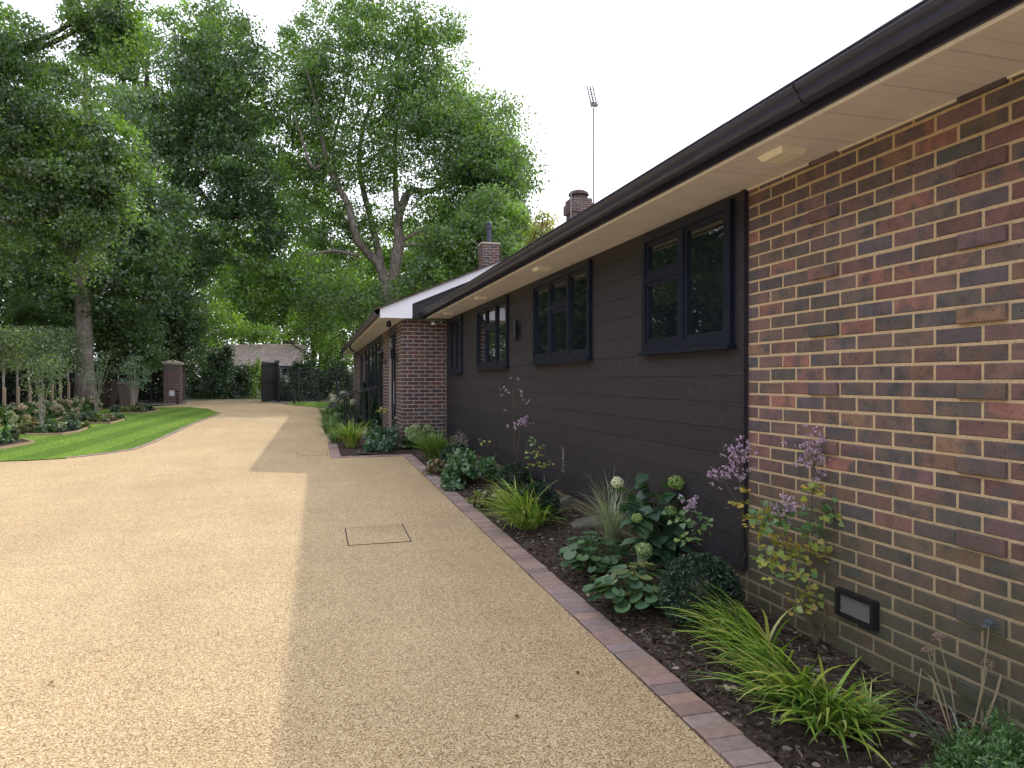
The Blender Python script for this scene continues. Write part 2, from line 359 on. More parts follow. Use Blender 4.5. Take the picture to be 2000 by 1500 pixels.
# lawn brick edging (part of the ground)
kb = MB()
pavecols = [(.26,.18,.16),(.23,.175,.16),(.28,.2,.17),(.23,.18,.17),(.3,.21,.165),(.25,.195,.175),(.24,.165,.145)]
def kerb_line(mb, a, b, wdt, side, z=.018, gap=.005, unit=.1035):
    a, b = Vector((*a, 0)), Vector((*b, 0)); d = (b-a); L = d.length; d.normalize(); nrm = Vector((-d.y, d.x, 0))*side
    n = max(1, int(round(L/unit)))
    for i in range(n):
        p = a + d*(L*i/n) + nrm*random.uniform(-.003, .003); q = d*(L/n-gap); zz = gz(p.x, p.y)
        h = z+random.uniform(-.0025, .0025); e = .004
        u = q; v = nrm*(wdt*random.uniform(.985, 1.01))
        o = Vector((p.x, p.y, zz-.03)); c = random.choice(pavecols); k = random.uniform(1.0, 1.32)
        dzs = Vector((0, 0, gz(p.x+q.x, p.y+q.y)-zz))
        lo = [o, o+u+dzs, o+u+v+dzs, o+v]; up = Vector((0, 0, .03+h))
        hi1 = [x+up-Vector((0, 0, e)) for x in lo]; ud = u.normalized()*e; vd = v.normalized()*e
        hi2 = [lo[0]+up+ud+vd, lo[1]+up-ud+vd, lo[2]+up-ud-vd, lo[3]+up+ud-vd]
        mb.add(lo+hi1+hi2, [(0,1,5,4),(1,2,6,5),(2,3,7,6),(3,0,4,7),(4,5,9,8),(5,6,10,9),(6,7,11,10),(7,4,8,11),(8,9,10,11)] if side > 0 else
               [(4,5,1,0),(5,6,2,1),(6,7,3,2),(7,4,0,3),(8,9,5,4),(9,10,6,5),(10,11,7,6),(11,8,4,7),(11,10,9,8)], tuple(x*k for x in c))
kerb_line(kb, (KX0, -2.5), (KX0, YB-.17), KX1-KX0, -1)
kerb_line(kb, (.27+.17, YB-.17), (KX0+.17, YB-.17), .17, 1)
kerb_line(kb, (.27, YB-.17), (.27, 27.5), .17, -1)
ke = [Vector((*gl(*q), 0)) for q in lawn_edge[3:10]]
for a, b in zip(ke[:-1], ke[1:]): kerb_line(kb, (a.x, a.y), (b.x, b.y), .1, 1, unit=.21)
kb.build('kerb', M['paver'], kind='structure')
mj = MB()
for (x0, y0, x1, y1) in ((KX0-.004, -2.5, KX1+.01, YB), (.266, YB-.17, .45, 27.5), (.45, YB-.17, KX0-.004, YB)):
    mj.add([(x0, y0, gz(0, y0)+.006), (x1, y0, gz(0, y0)+.006), (x1, y1, gz(0, y1)+.006), (x0, y1, gz(0, y1)+.006)], [(0,1,2,3)])
mj.build('kerb_bedding', M['soil'], kind='structure')
# soil of the beds
def bedz(x, y):
    return gz(x, y) + .012 + .105*min(1, max(0, (x-1.72)/.55)) + .022*noise.noise(Vector((x*3.2, y*3.2, 0))) + .01*noise.noise(Vector((x*14, y*14, 3)))
def soil(name, x0, x1, y0, y1, nx, ny, f):
    s = MB(); vs_ = []
    for j in range(ny+1):
        for i in range(nx+1):
            x = x0+(x1-x0)*i/nx; y = y0+(y1-y0)*j/ny; vs_.append((x, y, f(x, y)))
    s.add(vs_, [(j*(nx+1)+i, j*(nx+1)+i+1, (j+1)*(nx+1)+i+1, (j+1)*(nx+1)+i) for j in range(ny) for i in range(nx)])
    return s.build(name, M['soil'], kind='structure', smooth=True)
soil('flower_bed', KX1, XW+.02, -2.5, 13.95, 22, 360, bedz)
def bz2(x, y): return gz(x, y)+.03+.02*noise.noise(Vector((x*4, y*4, 0)))
soil('house_bed', .44, 1.72, YB, 31.5, 14, 150, bz2)
# mulch chips + stones on soil
n = 10000; xs = rng.uniform(KX1+.01, XW-.02, n); yy = 13.0*rng.random(n)**1.5 + .2
cz = np.array([bedz(a, b) for a, b in zip(xs, yy)])+.006
scatter('bark_mulch', M['plant'], np.c_[xs, yy, cz], rdir(n, 1.2), rdir(n)*np.array([1, 1, .25]), rng.uniform(.012, .05, n), rng.uniform(.3, .7, n),
        pick([(.12,.09,.07),(.05,.036,.028),(.09,.065,.05),(.03,.022,.018),(.17,.13,.1),(.26,.21,.17)], n, .3), OVAL, kind='stuff')
# ------------------------------------------------------------------ the bungalow
house = thing('brick_bungalow', (XW, 3.77, 0), 'long low brick bungalow with charcoal boarded wall, cream soffit and dark gutter', 'house')
bc_near = [(.12,.09,.085),(.105,.085,.08),(.1,.082,.072),(.125,.095,.08),(.11,.088,.088),(.135,.083,.078),(.115,.083,.09),(.085,.078,.088),(.155,.094,.085),(.145,.1,.078),(.1,.083,.08),(.1,.085,.075),(.085,.082,.078),(.13,.09,.09),(.17,.12,.085),(.115,.092,.078),(.13,.09,.08),(.09,.08,.085),(.12,.08,.075),(.2,.11,.095)]
bc_pil = [(.11,.062,.06),(.09,.06,.062),(.135,.065,.06),(.075,.058,.07),(.11,.08,.063),(.095,.066,.064)]
def bricks(mb, o, u, n, L, z0, z1, pal, phase=0, proud=.003, jit=.001, prj=None, dark=1.0, half_first=0.1125, zphase=0):
    bk = 1.28 if pal is bc_near else 1.05
    """stretcher bond bricks on the vertical plane through o, along unit vector u, outward normal n"""
    o, u, n = Vector(o), Vector(u), Vector(n); ch = .075; bl = .225; g = .0062
    k0 = math.floor((z0-zphase)/ch); k = k0
    while k*ch+zphase < z1 - .012:
        za = max(k*ch+zphase+g, z0); zb = min((k+1)*ch+zphase-g, z1)
        s = -bl + (half_first if (k+phase) % 2 else bl)
        i = 0
        if zb-za > .01:
            while s < L-.012:
                a = max(s+g, 0.0 if s < 0 else s+g); bb = min(s+bl-g, L)
                if bb-a > .015:
                    pr = proud + random.uniform(-jit, jit); c = random.choice(pal); m = random.uniform(.88, 1.18)*bk; c = (c[0]*m*1.06, c[1]*m*.98, c[2]*m*.97)
                    P_ = 0
                    if prj and prj(k, i): P_ = 1; pr += .016
                    dz_ = random.uniform(-.002, .002); e = .0035
                    b0 = o + u*a; L_ = bb-a
                    def q(du, z, dn): return b0 + u*du + Vector((0, 0, z+dz_)) + n*dn
                    wob = [random.uniform(-.001, .0035) for _ in range(4)]; tz = random.uniform(-.0015, .0015)
                    vs_ = [q(0, za, -.004), q(L_, za, -.004), q(L_, zb, -.004), q(0, zb, -.004),
                           q(e+wob[0], za+e, pr), q(L_-e-wob[1], za+e+tz, pr), q(L_-e-wob[0], zb-e-wob[2], pr), q(e+wob[3], zb-e-wob[3]+tz, pr),
                           q(0, za, pr-e), q(L_, za, pr-e), q(L_, zb, pr-e), q(0, zb, pr-e)]
                    flip = u.cross(Vector((0, 0, 1))).dot(n) > 0
                    fs = [(0,1,9,8),(1,2,10,9),(2,3,11,10),(3,0,8,11),(8,9,5,4),(9,10,6,5),(10,11,7,6),(11,8,4,7),(4,5,6,7)]
                    if not flip: fs = [f[::-1] for f in fs]
                    mb.add(vs_, fs, c)
                s += bl; i += 1
        k += 1
TB = 3.77
# near brick wall, runs toward the camera from the boards
mb = MB(); prj = lambda k, i: (k % 4 == 1) and i % 4 == 3 and (k % 2 == 1) or ((k % 4 == 3) and False)
bricks(mb, (XW, TB, 0), (0, -1, 0), (-1, 0, 0), 6.2, -.02, 2.66, bc_near, 0, prj=lambda k, i: i in (3, 7, 11) and k % 4 == 3)
mort = MB(); mort.box((XW+.0005, TB-6.2, -.2), (XW+.2, TB, 2.665))
nearw = mort.build('near_wall', M['mortar'], house, label='brown and blue-grey brick wall with sandy mortar and a few projecting bricks')
mb.build('brickwork', M['brick'], nearw)
# plinth under the boards
mort = MB(); mort.box((XW+.0005, TB+.001, -.2), (XW+.2, 13.9, .372)); pl = mort.build('plinth', M['mortar'], house)
mb = MB(); bricks(mb, (XW, TB+.01, 0), (0, 1, 0), (-1, 0, 0), 10.1, 0, .37, bc_near, 0); mb.build('brickwork', M['brick'], pl)
# cladding boards with window openings (t0,t1,z0,z1)
WIN = [(3.87, 5.10, 1.73, 2.63), (6.21, 8.00, 1.72, 2.64), (9.18, 11.02, 1.70, 2.655), (12.25, 13.30, 1.66, 2.67)]
bb = MB(); bb.box((XW+.11, TB+.001, .373), (XW+.2, 13.9, 2.72)); bb.build('backing_wall', M['black'], house)
cl = MB(); z = .375; r = 0; bh = .166
while z < 2.70:
    z1 = min(z+bh-.0022, 2.715); t = TB+.003; off = random.uniform(.8, 3.2)
    first = True
    while t < 13.88:
        t1 = min(t+(off if first else 3.6), 13.885); first = False
        rects = [(t, t1-.0018, z, z1)]
        for (a, b_, c_, d_) in WIN:
            nr = []
            for (p, q, s, u_) in rects:
                if q <= a or p >= b_ or u_ <= c_ or s >= d_: nr.append((p, q, s, u_)); continue
                if p < a: nr.append((p, a, s, u_))
                if q > b_: nr.append((b_, q, s, u_))
                pp, qq = max(p, a), min(q, b_)
                if s < c_: nr.append((pp, qq, s, c_))
                if u_ > d_: nr.append((pp, qq, d_, u_))
            rects = nr
        m = random.uniform(.9, 1.1); cc_ = (.027*m, .0245*m, .0295*m)
        for (p, q, s, u_) in rects:
            if q-p < .005 or u_-s < .004: continue
            x0 = XW-.024
            cl.add([(x0-.0012, p, s), (x0-.0012, q, s), (x0, q, u_), (x0, p, u_), (XW+.10, p, s), (XW+.10, q, s), (XW+.10, q, u_), (XW+.10, p, u_)],
                   [(0,1,2,3)[::-1], (4,5,6,7), (0,4,5,1)[::-1], (3,2,6,7)[::-1], (0,3,7,4)[::-1], (1,5,6,2)[::-1]], cc_)
        t = t1
    z += bh; r += 1
cl.build('cladding', M['clad'], house, label='charcoal wood grain boards laid level')
ct = MB(); ct.cur = (.021,.019,.027); ct.box((XW-.034, TB-.012, .36), (XW-.0005, TB+.028, 2.66)); ct.box((XW-.03, TB+.03, .352), (XW+.02, 13.88, .3745))
ct.build('corner_trim', M['clad'], house)
# windows
def window(x, t0, t1, z0, z1, splits, transoms, parent, fw=.055, name='window', x_in=.06, lab=None):
    """splits: mullion fractions; transoms: {light index: height fraction}"""
    f = MB(); X0, X1 = x-.036, x+x_in
    def bar(a, b, c, d, dx=0): f.box((X0+dx, a, c), (X1, b, d))
    bar(t0, t1, z0, z0+fw); bar(t0, t1, z1-fw, z1); bar(t0, t0+fw, z0+fw, z1-fw); bar(t1-fw, t1, z0+fw, z1-fw)
    edges = [t0+fw]+[t0+(t1-t0)*s for s in splits]+[t1-fw]
    for e in edges[1:-1]: bar(e-.03, e+.03, z0+fw, z1-fw, .003)
    o = f.build(name, M['frame'], parent, label=lab)
    for i in range(len(edges)-1):
        a = edges[i]+(.03 if i else 0); b = edges[i+1]-(.03 if i < len(edges)-2 else 0)
        lights = [(z0+fw, z1-fw)]
        if i in transoms:
            zt = z0+(z1-z0)*transoms[i]; lights = [(z0+fw, zt-.025), (zt+.025, z1-fw)]
            tb = MB(); tb.box((X0+.004, a, zt-.025), (X1, b, zt+.025)); tb.build('transom', M['frame'], o)
        for (c, d) in lights:
            s = MB(); sw = .038; xs0, xs1 = X0+.012, X0+.045
            s.box((xs0, a, c), (xs1, b, c+sw)); s.box((xs0, a, d-sw), (xs1, b, d)); s.box((xs0, a, c+sw), (xs1, a+sw, d-sw)); s.box((xs0, b-sw, c+sw), (xs1, b, d-sw))
            s.build('sash', M['frame'], o)
            g_ = MB(); g_.box((X0+.03, a+sw-.004, c+sw-.004), (X0+.036, b-sw+.004, d-sw+.004)); g_.build('pane', M['glass'], o)
    s = MB(); s.box((X0-.03, t0-.02, z0-.028), (x-.002, t1+.02, z0-.001)); s.build('sill', M['frame'], o)
    return o
XC = XW-.024
window(XC, *WIN[0], [.5], {1: .62}, house, lab='two light dark window beside the brick wall')
window(XC, *WIN[1], [.33, .66], {1: .63}, house, lab='three light dark window with top vent in the middle of the boarded wall')
window(XC, *WIN[2], [.33, .66], {1: .63}, house, lab='three light dark window reflecting the white gable board')
window(XC, *WIN[3], [.5], {}, house, lab='far dark window close to the brick corner')
# soffit, fascia, gutter of the near roof
XG = 2.076
def slab(name, mat, x0, x1, z0f, z1f, t0, t1, parent, n=1, **kw):
    s = MB()
    v = [(x0,t0,z0f(t0)),(x1,t0,z0f(t0)),(x1,t1,z0f(t1)),(x0,t1,z0f(t1)),(x0,t0,z1f(t0)),(x1,t0,z1f(t0)),(x1,t1,z1f(t1)),(x0,t1,z1f(t1))]
    s.add(v, [(3,2,1,0),(4,5,6,7),(0,1,5,4),(1,2,6,5),(2,3,7,6),(3,0,4,7)]); return s.build(name, mat, parent, **kw)
T0, T1 = -2.43, 13.86
slab('soffit', M['soffit'], XG+.02, XW+.02, lambda t: ZS(t), lambda t: ZS(t)+.012, T0, T1, house)
slab('soffit_edge', M['cream'], XG, XG+.0195, lambda t: ZS(t)-.012, lambda t: ZS(t)+.02, T0, T1, house)
slab('soffit_bead', M['cream'], XW-.012, XW+.02, lambda t: ZS(t)-.008, lambda t: ZS(t)-.0005, T0, T1, house)
slab('fascia', M['gutter'], XG-.016, XG-.001, lambda t: ZS(t)+.004, lambda t: ZS(t)+.17, T0, T1, house)
def gutter(name, x, zf, t0, t1, parent):
    prof = [(-.002,.100),(-.006,.045),(-.03,.028),(-.062,.024),(-.078,.034),(-.09,.05),(-.094,.066),(-.108,.078),(-.118,.094),(-.118,.103),(-.124,.106),(-.124,.112),(-.112,.112),(-.106,.1),(-.085,.07),(-.06,.04),(-.02,.045),(-.01,.1)]
    s = MB(); n = len(prof); s.add([(x+a, t0, zf(t0)+b) for a, b in prof]+[(x+a, t1, zf(t1)+b) for a, b in prof], [(i, i+n, (i+1) % n+n, (i+1) % n) for i in range(n)]+[tuple(range(n))[::-1], tuple(range(n, 2*n))])
    o = s.build(name, M['gutter'], parent)
    t = t0+1.1
    while t < t1:
        u_ = MB(); u_.add([(x+a*1.02-.001, t, zf(t)+b-.003) for a, b in prof[:12]]+[(x+a*1.02-.001, t+.09, zf(t)+b-.003) for a, b in prof[:12]], [(i, i+12, i+13, i+1) for i in range(11)]); t += 3.9
        u_.build('joint', M['gutter'], o)
    return o
gutter('gutter', XG-.016, ZS, T0, T1, house)
TP = math.tan(R_(23))
def roof(name, xe, ze, xr, t0, t1, parent, back, ragged=.02):
    """courses of flat tiles; eave at xe climbing to the ridge at xr"""
    s = MB(); ga = .105; cs, sn = math.cos(R_(23)), math.sin(R_(23)); L = (xr-xe)/cs; k = 0; d = 0
    while d < L:
        a0 = t0+random.uniform(-ragged, ragged)*.6; x0 = xe+d*cs; 
        for (ta, tb) in ((0, 1),):
            za, zb = ze(a0)+d*sn, ze(t1)+d*sn
            ln = ga+.06
            vs_ = []
            for (t, zz) in ((a0, za), (t1, zb)):
                vs_ += [(x0, t, zz+.016), (x0+ln*cs, t, zz+ln*sn+.001), (x0-.013*sn, t, zz+.03), (x0+ln*cs, t, zz+ln*sn+.016)]
            s.add(vs_, [(0,1,3,2)[::-1], (4,5,7,6), (0,2,6,4), (2,3,7,6), (0,4,5,1), (1,5,7,3)])
        d += ga; k += 1
    rz = ze(t0)+L*sn; 
    s.add([(xr-.02, t0, rz), (xr-.02, t1, rz), (back, t1, rz-(back-xr)*TP), (back, t0, rz-(back-xr)*TP)], [(0,1,2,3)])
    s.box((xr-.1, t0, rz-.02), (xr+.1, t1, rz+.05))
    return s.build(name, M['tile'], parent)
# eave tiles cut one by one so the edge against the sky is uneven
roof('roof', XG-.085, lambda t: ZS(t)+.085, 6.4, T0, 13.55, house, 10.8)
et = MB(); t = T0
while t < 13.5:
    h = random.choice((.0, .0, .003, .009)); tw = random.uniform(.2, .36)
    et.obox((XG-.1-random.uniform(0, .003), t, ZS(t)+.109+h*.6), (.3*math.cos(R_(23)), 0, .3*math.sin(R_(23))), (0, tw-.004, 0), (0, 0, .014+h)); t += tw
et.build('eave_tiles', M['tile'], house)
# soffit lights
for (t, lab) in ((3.1, 'square cream soffit light above the brick wall'), (7.05, None), (9.87, None), (12.4, None)):
    s = MB(); z = ZS(t); e = .02
    s.add([(2.2,t-.1,z),(2.36,t-.1,z),(2.36,t+.1,z),(2.2,t+.1,z),(2.2+e,t-.1+e,z-.028),(2.36-e,t-.1+e,z-.028),(2.36-e,t+.1-e,z-.028),(2.2+e,t+.1-e,z-.028)],
          [(0,1,5,4)[::-1],(1,2,6,5)[::-1],(2,3,7,6)[::-1],(3,0,4,7)[::-1],(4,5,6,7)[::-1]])
    s.box((2.275, t-.078, z-.0295), (2.278, t+.078, z-.0281))
    s.build('soffit_light', M['light_cover'], house, label=lab)
# far wing: D=1.633 from 13.9 to 32
XF = 1.633; YF = 13.9; ZF = 2.71; WG = .1
mort = MB(); mort.box((XF+.0005, YF+.0005, -.1), (XW+.3, YF+1.0, ZF))
segs = [(YF, 14.9), (16.45, 17.9), (24.35, 25.3), (26.9, 31.9)]
fw_ = mort.build('wing_wall', M['mortar_plain'], house, label='brick corner wall that faces the camera')
mb = MB(); bricks(mb, (XF, YF, 0), (1, 0, 0), (0, -1, 0), XW-XF-.03, .05, ZF, bc_pil, 0, half_first=.1125)
bricks(mb, (XF, YF, 0), (0, 1, 0), (-1, 0, 0), 1.0, .1, ZF, bc_pil, 1)
mb.build('brickwork', M['brick_plain'], fw_)
for a, b in segs[1:]:
    mort = MB(); mort.box((XF+.0005, a, -.1), (XF+.3, b, ZF)); w2 = mort.build('wing_wall', M['mortar_plain'], house)
    mb = MB(); bricks(mb, (XF, a, 0), (0, 1, 0), (-1, 0, 0), b-a, .1, ZF, bc_pil, 1); mb.build('brickwork', M['brick_plain'], w2)
s = MB(); s.box((XF+.31, YF+1.0, 0), (XF+.5, 32, ZF)); s.box((XF+.5, 31.9, 0), (10.5, 32, 3)); s.box((10.4, -2.4, 0), (10.5, 32, 3)); s.box((XW+.2, -2.43, 0), (10.5, -2.3, 3)); s.build('rear_wall', M['black'], house)
# door recess
s = MB(); s.box((XF+.06, 14.9, .1), (XF+.12, 14.98, 2.5)); s.box((XF+.06, 16.37, .1), (XF+.12, 16.45, 2.5)); s.box((XF+.06, 14.98, 2.42), (XF+.12, 16.37, 2.5)); s.box((XF+.06, 15.93, .1), (XF+.12, 16.0, 2.42))
s.box((XF+.0, 14.9, 2.5), (XF+.3, 16.45, ZF))
df = s.build('door_frame', M['frame'], house)
s = MB(); s.box((XF+.075, 16.0, .3), (XF+.085, 16.37, 2.42)); s.build('pane', M['glass'], df)
s = MB(); s.box((XF+.08, 14.985, .3), (XF+.12, 15.925, 2.41))
for zz in (.45, 1.2): s.box((XF+.068, 15.1, zz), (XF+.079, 15.8, zz+.62))
dr = s.build('door', M['frame'], house, label='dark front door in a recess of the far wing')
s = MB(); s.tube([(XF+.05, 15.8, 1.0), (XF+.05, 15.8, 1.5)], .012); s.build('handle', M['grey'], dr)
s = MB(); s.box((XF+.07, 15.25, 1.95), (XF+.079, 15.66, 2.3)); s.build('pane', M['glass'], dr)
window(XF+.03, 17.95, 24.3, .95+.0, 2.62, [.16, .36, .56, .78], {0: .7, 2: .7, 4: .7}, house, lab='long dark window beyond the front door')
s = MB(); s.cur = (.03,.027,.03); s.box((XF+.01, 17.9, .1), (XF+.3, 24.35, .94)); s.build('wing_panel', M['clad'], house); s = MB(); s.cur = (.03,.027,.03); s.box((XF+.01, 17.9, 2.621), (XF+.3, 24.35, ZF)); s.build('wing_panel', M['clad'], house)
window(XF+.03, 25.3, 26.9, 1.0, 2.5, [.5], {}, house, lab='small far window near the end of the wing')
s = MB(); s.cur = (.03,.027,.03); s.box((XF+.01, 25.3, .1), (XF+.3, 26.9, .99)); s.build('wing_panel', M['clad'], house); s = MB(); s.cur = (.03,.027,.03); s.box((XF+.01, 25.3, 2.501), (XF+.3, 26.9, ZF)); s.build('wing_panel', M['clad'], house)
# wing soffit, fascia, gutter, verge
XE = 1.20; VY = 13.62
zf_ = lambda t: ZF-.0
slab('soffit', M['soffit'], XE+.02, XF+.03, zf_, lambda t: ZF+.012, VY+.03, 33.0, house)
slab('fascia', M['cream'], XE, XE+.0195, lambda t: ZF-.01, lambda t: ZF+.13, VY+.03, 33.0, house)
gutter('gutter', XE, zf_, VY+.02, 33.0, house)
roof('roof', XE-.10, lambda t: ZF+.13, 6.3, VY-.06, 33.05, house, 10.9)
v_ = MB(); zt = lambda x: ZF+.135+(x-(XE-.1))*TP
v_.prism([(XE-.01, ZF-.002), (1.80, ZF-.002), (1.80, zt(1.80)-.155), (6.3, zt(6.3)-.155), (6.3, zt(6.3)), (XE-.01, zt(XE-.01))], (1, 0, 0), (0, 0, 1), (0, 1, 0), (0, VY, 0), .025)
v_.build('verge_board', M['white'], house)
v_ = MB(); v_.cur = (.02,.02,.024); v_.prism([(1.795, ZF+.001), (7.5, ZF+.001), (6.3, zt(6.3)-.1), (1.795, zt(1.795)-.1)], (1, 0, 0), (0, 0, 1), (0, 1, 0), (0, VY+.03, 0), .2)
v_.box((1.795, VY+.01, ZF-.001), (XG-.14, YF-.001, ZF+.0005)); v_.build('gable_panel', M['clad'], house)
# underside of the verge box: closes the corner
# downpipes
for t, x in ((24.9, XF-.06), (32.05, XF-.05)):
    s = MB(); s.tube([(XE-.04, t, ZF+.02), (XE-.03, t, ZF-.1), (x, t, ZF-.35), (x, t, .3)], .034, 8); s.build('downpipe', M['gutter'], house)
# chimneys
def chimney(c, wx, wy, z0, z1, corb, parent, seed):
    s = MB(); s.box((c[0]-wx/2+.01, c[1]-wy/2+.01, z0), (c[0]+wx/2-.01, c[1]+wy/2-.01, z1)); m = MB()
    def ring(wx, wy, a, b):
        bricks(m, (c[0]-wx/2, c[1]-wy/2, 0), (1, 0, 0), (0, -1, 0), wx, a, b, bc_pil, 0, half_first=.11)
        bricks(m, (c[0]-wx/2, c[1]-wy/2, 0), (0, 1, 0), (-1, 0, 0), wy, a, b, bc_pil, 1, half_first=.11)
        s.box((c[0]-wx/2+.004, c[1]-wy/2+.004, a), (c[0]+wx/2-.004, c[1]+wy/2-.004, b))
    if corb: ring(wx, wy, z0, z1-.45); ring(wx+.14, wy+.14, z1-.45, z1-.15); ring(wx+.04, wy+.04, z1-.15, z1)
    else: ring(wx, wy, z0, z1)
    o = s.build('chimney', M['mortar_plain'], parent); m.build('brickwork', M['brick_plain'], o)
    if corb:
        s = MB(); s.lathe((c[0], c[1], z1), [(.3,0),(.3,.06),(.24,.07),(.24,.13),(.33,.14),(.31,.22),(.2,.29),(.05,.32)], 16); s.build('chimney_pot', M['tile'], o, smooth=False)
    else:
        s = MB(); s.box((c[0]-wx/2-.02, c[1]-wy/2-.02, z1), (c[0]+wx/2+.02, c[1]+wy/2+.02, z1+.05)); s.build('chimney_cap', M['cap'], o)
        s = MB(); s.lathe((c[0], c[1], z1+.05), [(.07,0),(.07,.42),(.1,.43),(.1,.47),(.075,.48),(.075,.56),(.09,.57),(.05,.64)], 12); s.build('flue_pipe', M['gutter'], o)
    return o
c1 = P(955, 500, 20.3); chimney((c1.x, c1.y), .5, .5, 3.6, 1.5+(745-480)/FPX*20.3, False, house, 1)
c2 = P(1130, 420, 22.5); chimney((c2.x, c2.y), .62, .62, 4.0, 1.5+(745-388)/FPX*22.3, True, house, 2)
# aerial masts
b = P(1159, 430, 22.8); tp = P(1159, 212, 22.8)
am = thing('television_aerial', b, 'tall thin mast topped by a television aerial beside the chimney', 'aerial')
s = MB(); s.tube([b-Vector((0, 0, .9)), tp], .03, 8); s.build('mast', M['grey'], am)
s = MB(); a0 = P(1160, 206, 22.8); a1 = P(1152, 170, 22.3); s.tube([a0, a1], .024, 6); ax = (a1-a0); rr = Vector((CT, -ST, 0))
for k in range(8):
    p = a0+ax*(k/7.0); 
    for sg in (-1, 1):
        s.tube([p, p+rr*sg*.09], .012, 5); s.tube([p+rr*sg*.09+Vector((0, 0, -.05)), p+rr*sg*.09+Vector((0, 0, .05))], .02, 5); s.tube([p+rr*sg*.09, p+rr*sg*.17+Vector((0,-.1,-.03))], .008, 4)
s.box((a0.x-.08, a0.y-.05, a0.z-.03), (a0.x+.12, a0.y+.05, a0.z+.05))
for k in range(-3, 4): s.tube([a0+Vector((-.3, .05, .04*k)), a0+Vector((.36, .05, .04*k))], .008, 4)
s.build('antenna', M['grey'], am)
p1 = P(1115.5, 332, 22); s = MB(); s.tube([P(1115, 440, 22), p1], .014, 6); s.build('rod_aerial', M['grey'], None, label='short plain grey rod standing by the left edge of the chimney', cat='aerial')
# air brick, wall light, cameras, lanterns
s = MB(); a, b_ = 2.72, 2.97
for (p, q, c, d) in ((a, b_, .455, .475), (a, b_, .345, .36), (a, a+.02, .36, .455), (b_-.02, b_, .36, .455)): s.box((XW-.04, p, c), (XW-.001, q, d))
v_ = s.build('wall_vent', M['black'], house); s = MB()
s.box((XW-.02, a+.02, .36), (XW-.012, b_-.02, .455)); 
for k in range(9): s.box((XW-.026, a+.021, .364+k*.01), (XW-.0205, b_-.021, .368+k*.01))
s.build('grille', plain('grille_grey', (.2,.19,.18), .6), v_)
s = MB(); s.tube([(XW-.085, 8.67, 2.02), (XW-.085, 8.67, 2.28)], .04, 14); s.box((XW-.06, 8.63, 2.1), (XW-.029, 8.71, 2.2)); s.build('wall_light', M['black'], house, label='black cylinder wall light between two windows')
def blob(s, c, r, n=12): s.lathe((c[0], c[1], c[2]), [(r*math.sin(math.pi*k/8)+.0005, -r*math.cos(math.pi*k/8)) for k in range(9)], n)
q = P(851, 634, 13.75); s = MB(); s.tube([(q.x+.02, YF-.005, q.z+.03), (q.x+.02, YF-.11, q.z+.02)], .02, 8); s.lathe((q.x-.02, YF-.13, q.z), [(.045,0),(.045,.05),(.03,.065)], 12)
sc_ = s.build('security_camera', M['whitep'], house, label='small white dome camera high on the brick corner'); s = MB(); blob(s, (q.x-.02, YF-.13, q.z-.0), .034); s.build('lens', M['black'], sc_, smooth=True)
s = MB(); s.tube([(q.x+.02, YF-.06, q.z+.02), (q.x+.12, YF-.08, q.z+.06)], .012, 8); blob(s, (q.x+.14, YF-.09, q.z+.07), .03); s.build('sensor', M['grey'], sc_)
s = MB(); s.lathe((1.42, 14.3, ZF-.13), [(.03,0),(.05,.02),(.05,.09),(.02,.13)], 12); s.build('security_camera', M['black'], house, label='black camera under the wing soffit')
def lantern(x, y, z):
    s = MB(); s.box((x+.09, y-.05, z-.06), (x+.11, y+.05, z+.1)); s.tube([(x+.1, y, z), (x, y, z-.02), (x, y, z+.0)], .01, 6); s.lathe((x, y, z), [(.03,0),(.05,.02)], 4); s.lathe((x, y, z+.22), [(.075,0),(.02,.07),(.008,.1)], 4)
    for sx in (-1, 1):
        s.tube([(x+.045*sx, y, z+.01), (x+.065*sx, y, z+.225)], .006, 4); s.tube([(x, y+.045*sx, z+.01), (x, y+.065*sx, z+.225)], .006, 4)
    o = s.build('wall_lantern', M['black'], house); s = MB(); s.lathe((x, y, z+.02), [(.03,0),(.045,.2)], 4); s.build('shade', M['glass'], o)
lantern(XF-.11, 14.6, 1.95); lantern(XF-.11, 17.1, 1.95)
# step and handrails
st_ = thing('doorstep', (1.2, 17.2, gz(0, 17)), 'pale stone step in front of the dark door', 'step')
s = MB(); s.box((.95, 16.2, .1), (XF-.01, 18.3, gz(0, 17)+.13)); s.build('step_block', M['cap'], st_)
for i, (yy_, lab) in enumerate(((17.3, 'nearer of two black metal handrails at the door step'), (18.6, 'farther of two black metal handrails at the door step'))):
    g0 = gz(0, yy_); hr = thing('handrail', (.72, yy_, g0), lab, 'handrail', 'handrails at the front step')
    s = MB(); s.tube([(.5, yy_, g0+.78), (.62, yy_, g0+.93), (.72, yy_, g0+.96), (1.6, yy_, g0+1.16)], .019, 8); s.build('rail', M['black'], hr)
    for xx, h in ((.72, .96), (1.5, 1.13)):
        s = MB(); s.tube([(xx, yy_, g0-.02), (xx, yy_, g0+h)], .024, 8); s.build('post', M['black'], hr)
    for j in range(5):
        s = MB(); xx = .85+j*.13; s.tube([(xx, yy_, g0+.1), (xx, yy_, g0+.99+(xx-.72)*.227)], .009, 6); s.build('baluster', M['black'], hr)
    s = MB(); s.tube([(.72, yy_, g0+.1), (1.5, yy_, g0+.12)], .012, 6); s.build('bottom_rail', M['black'], hr)
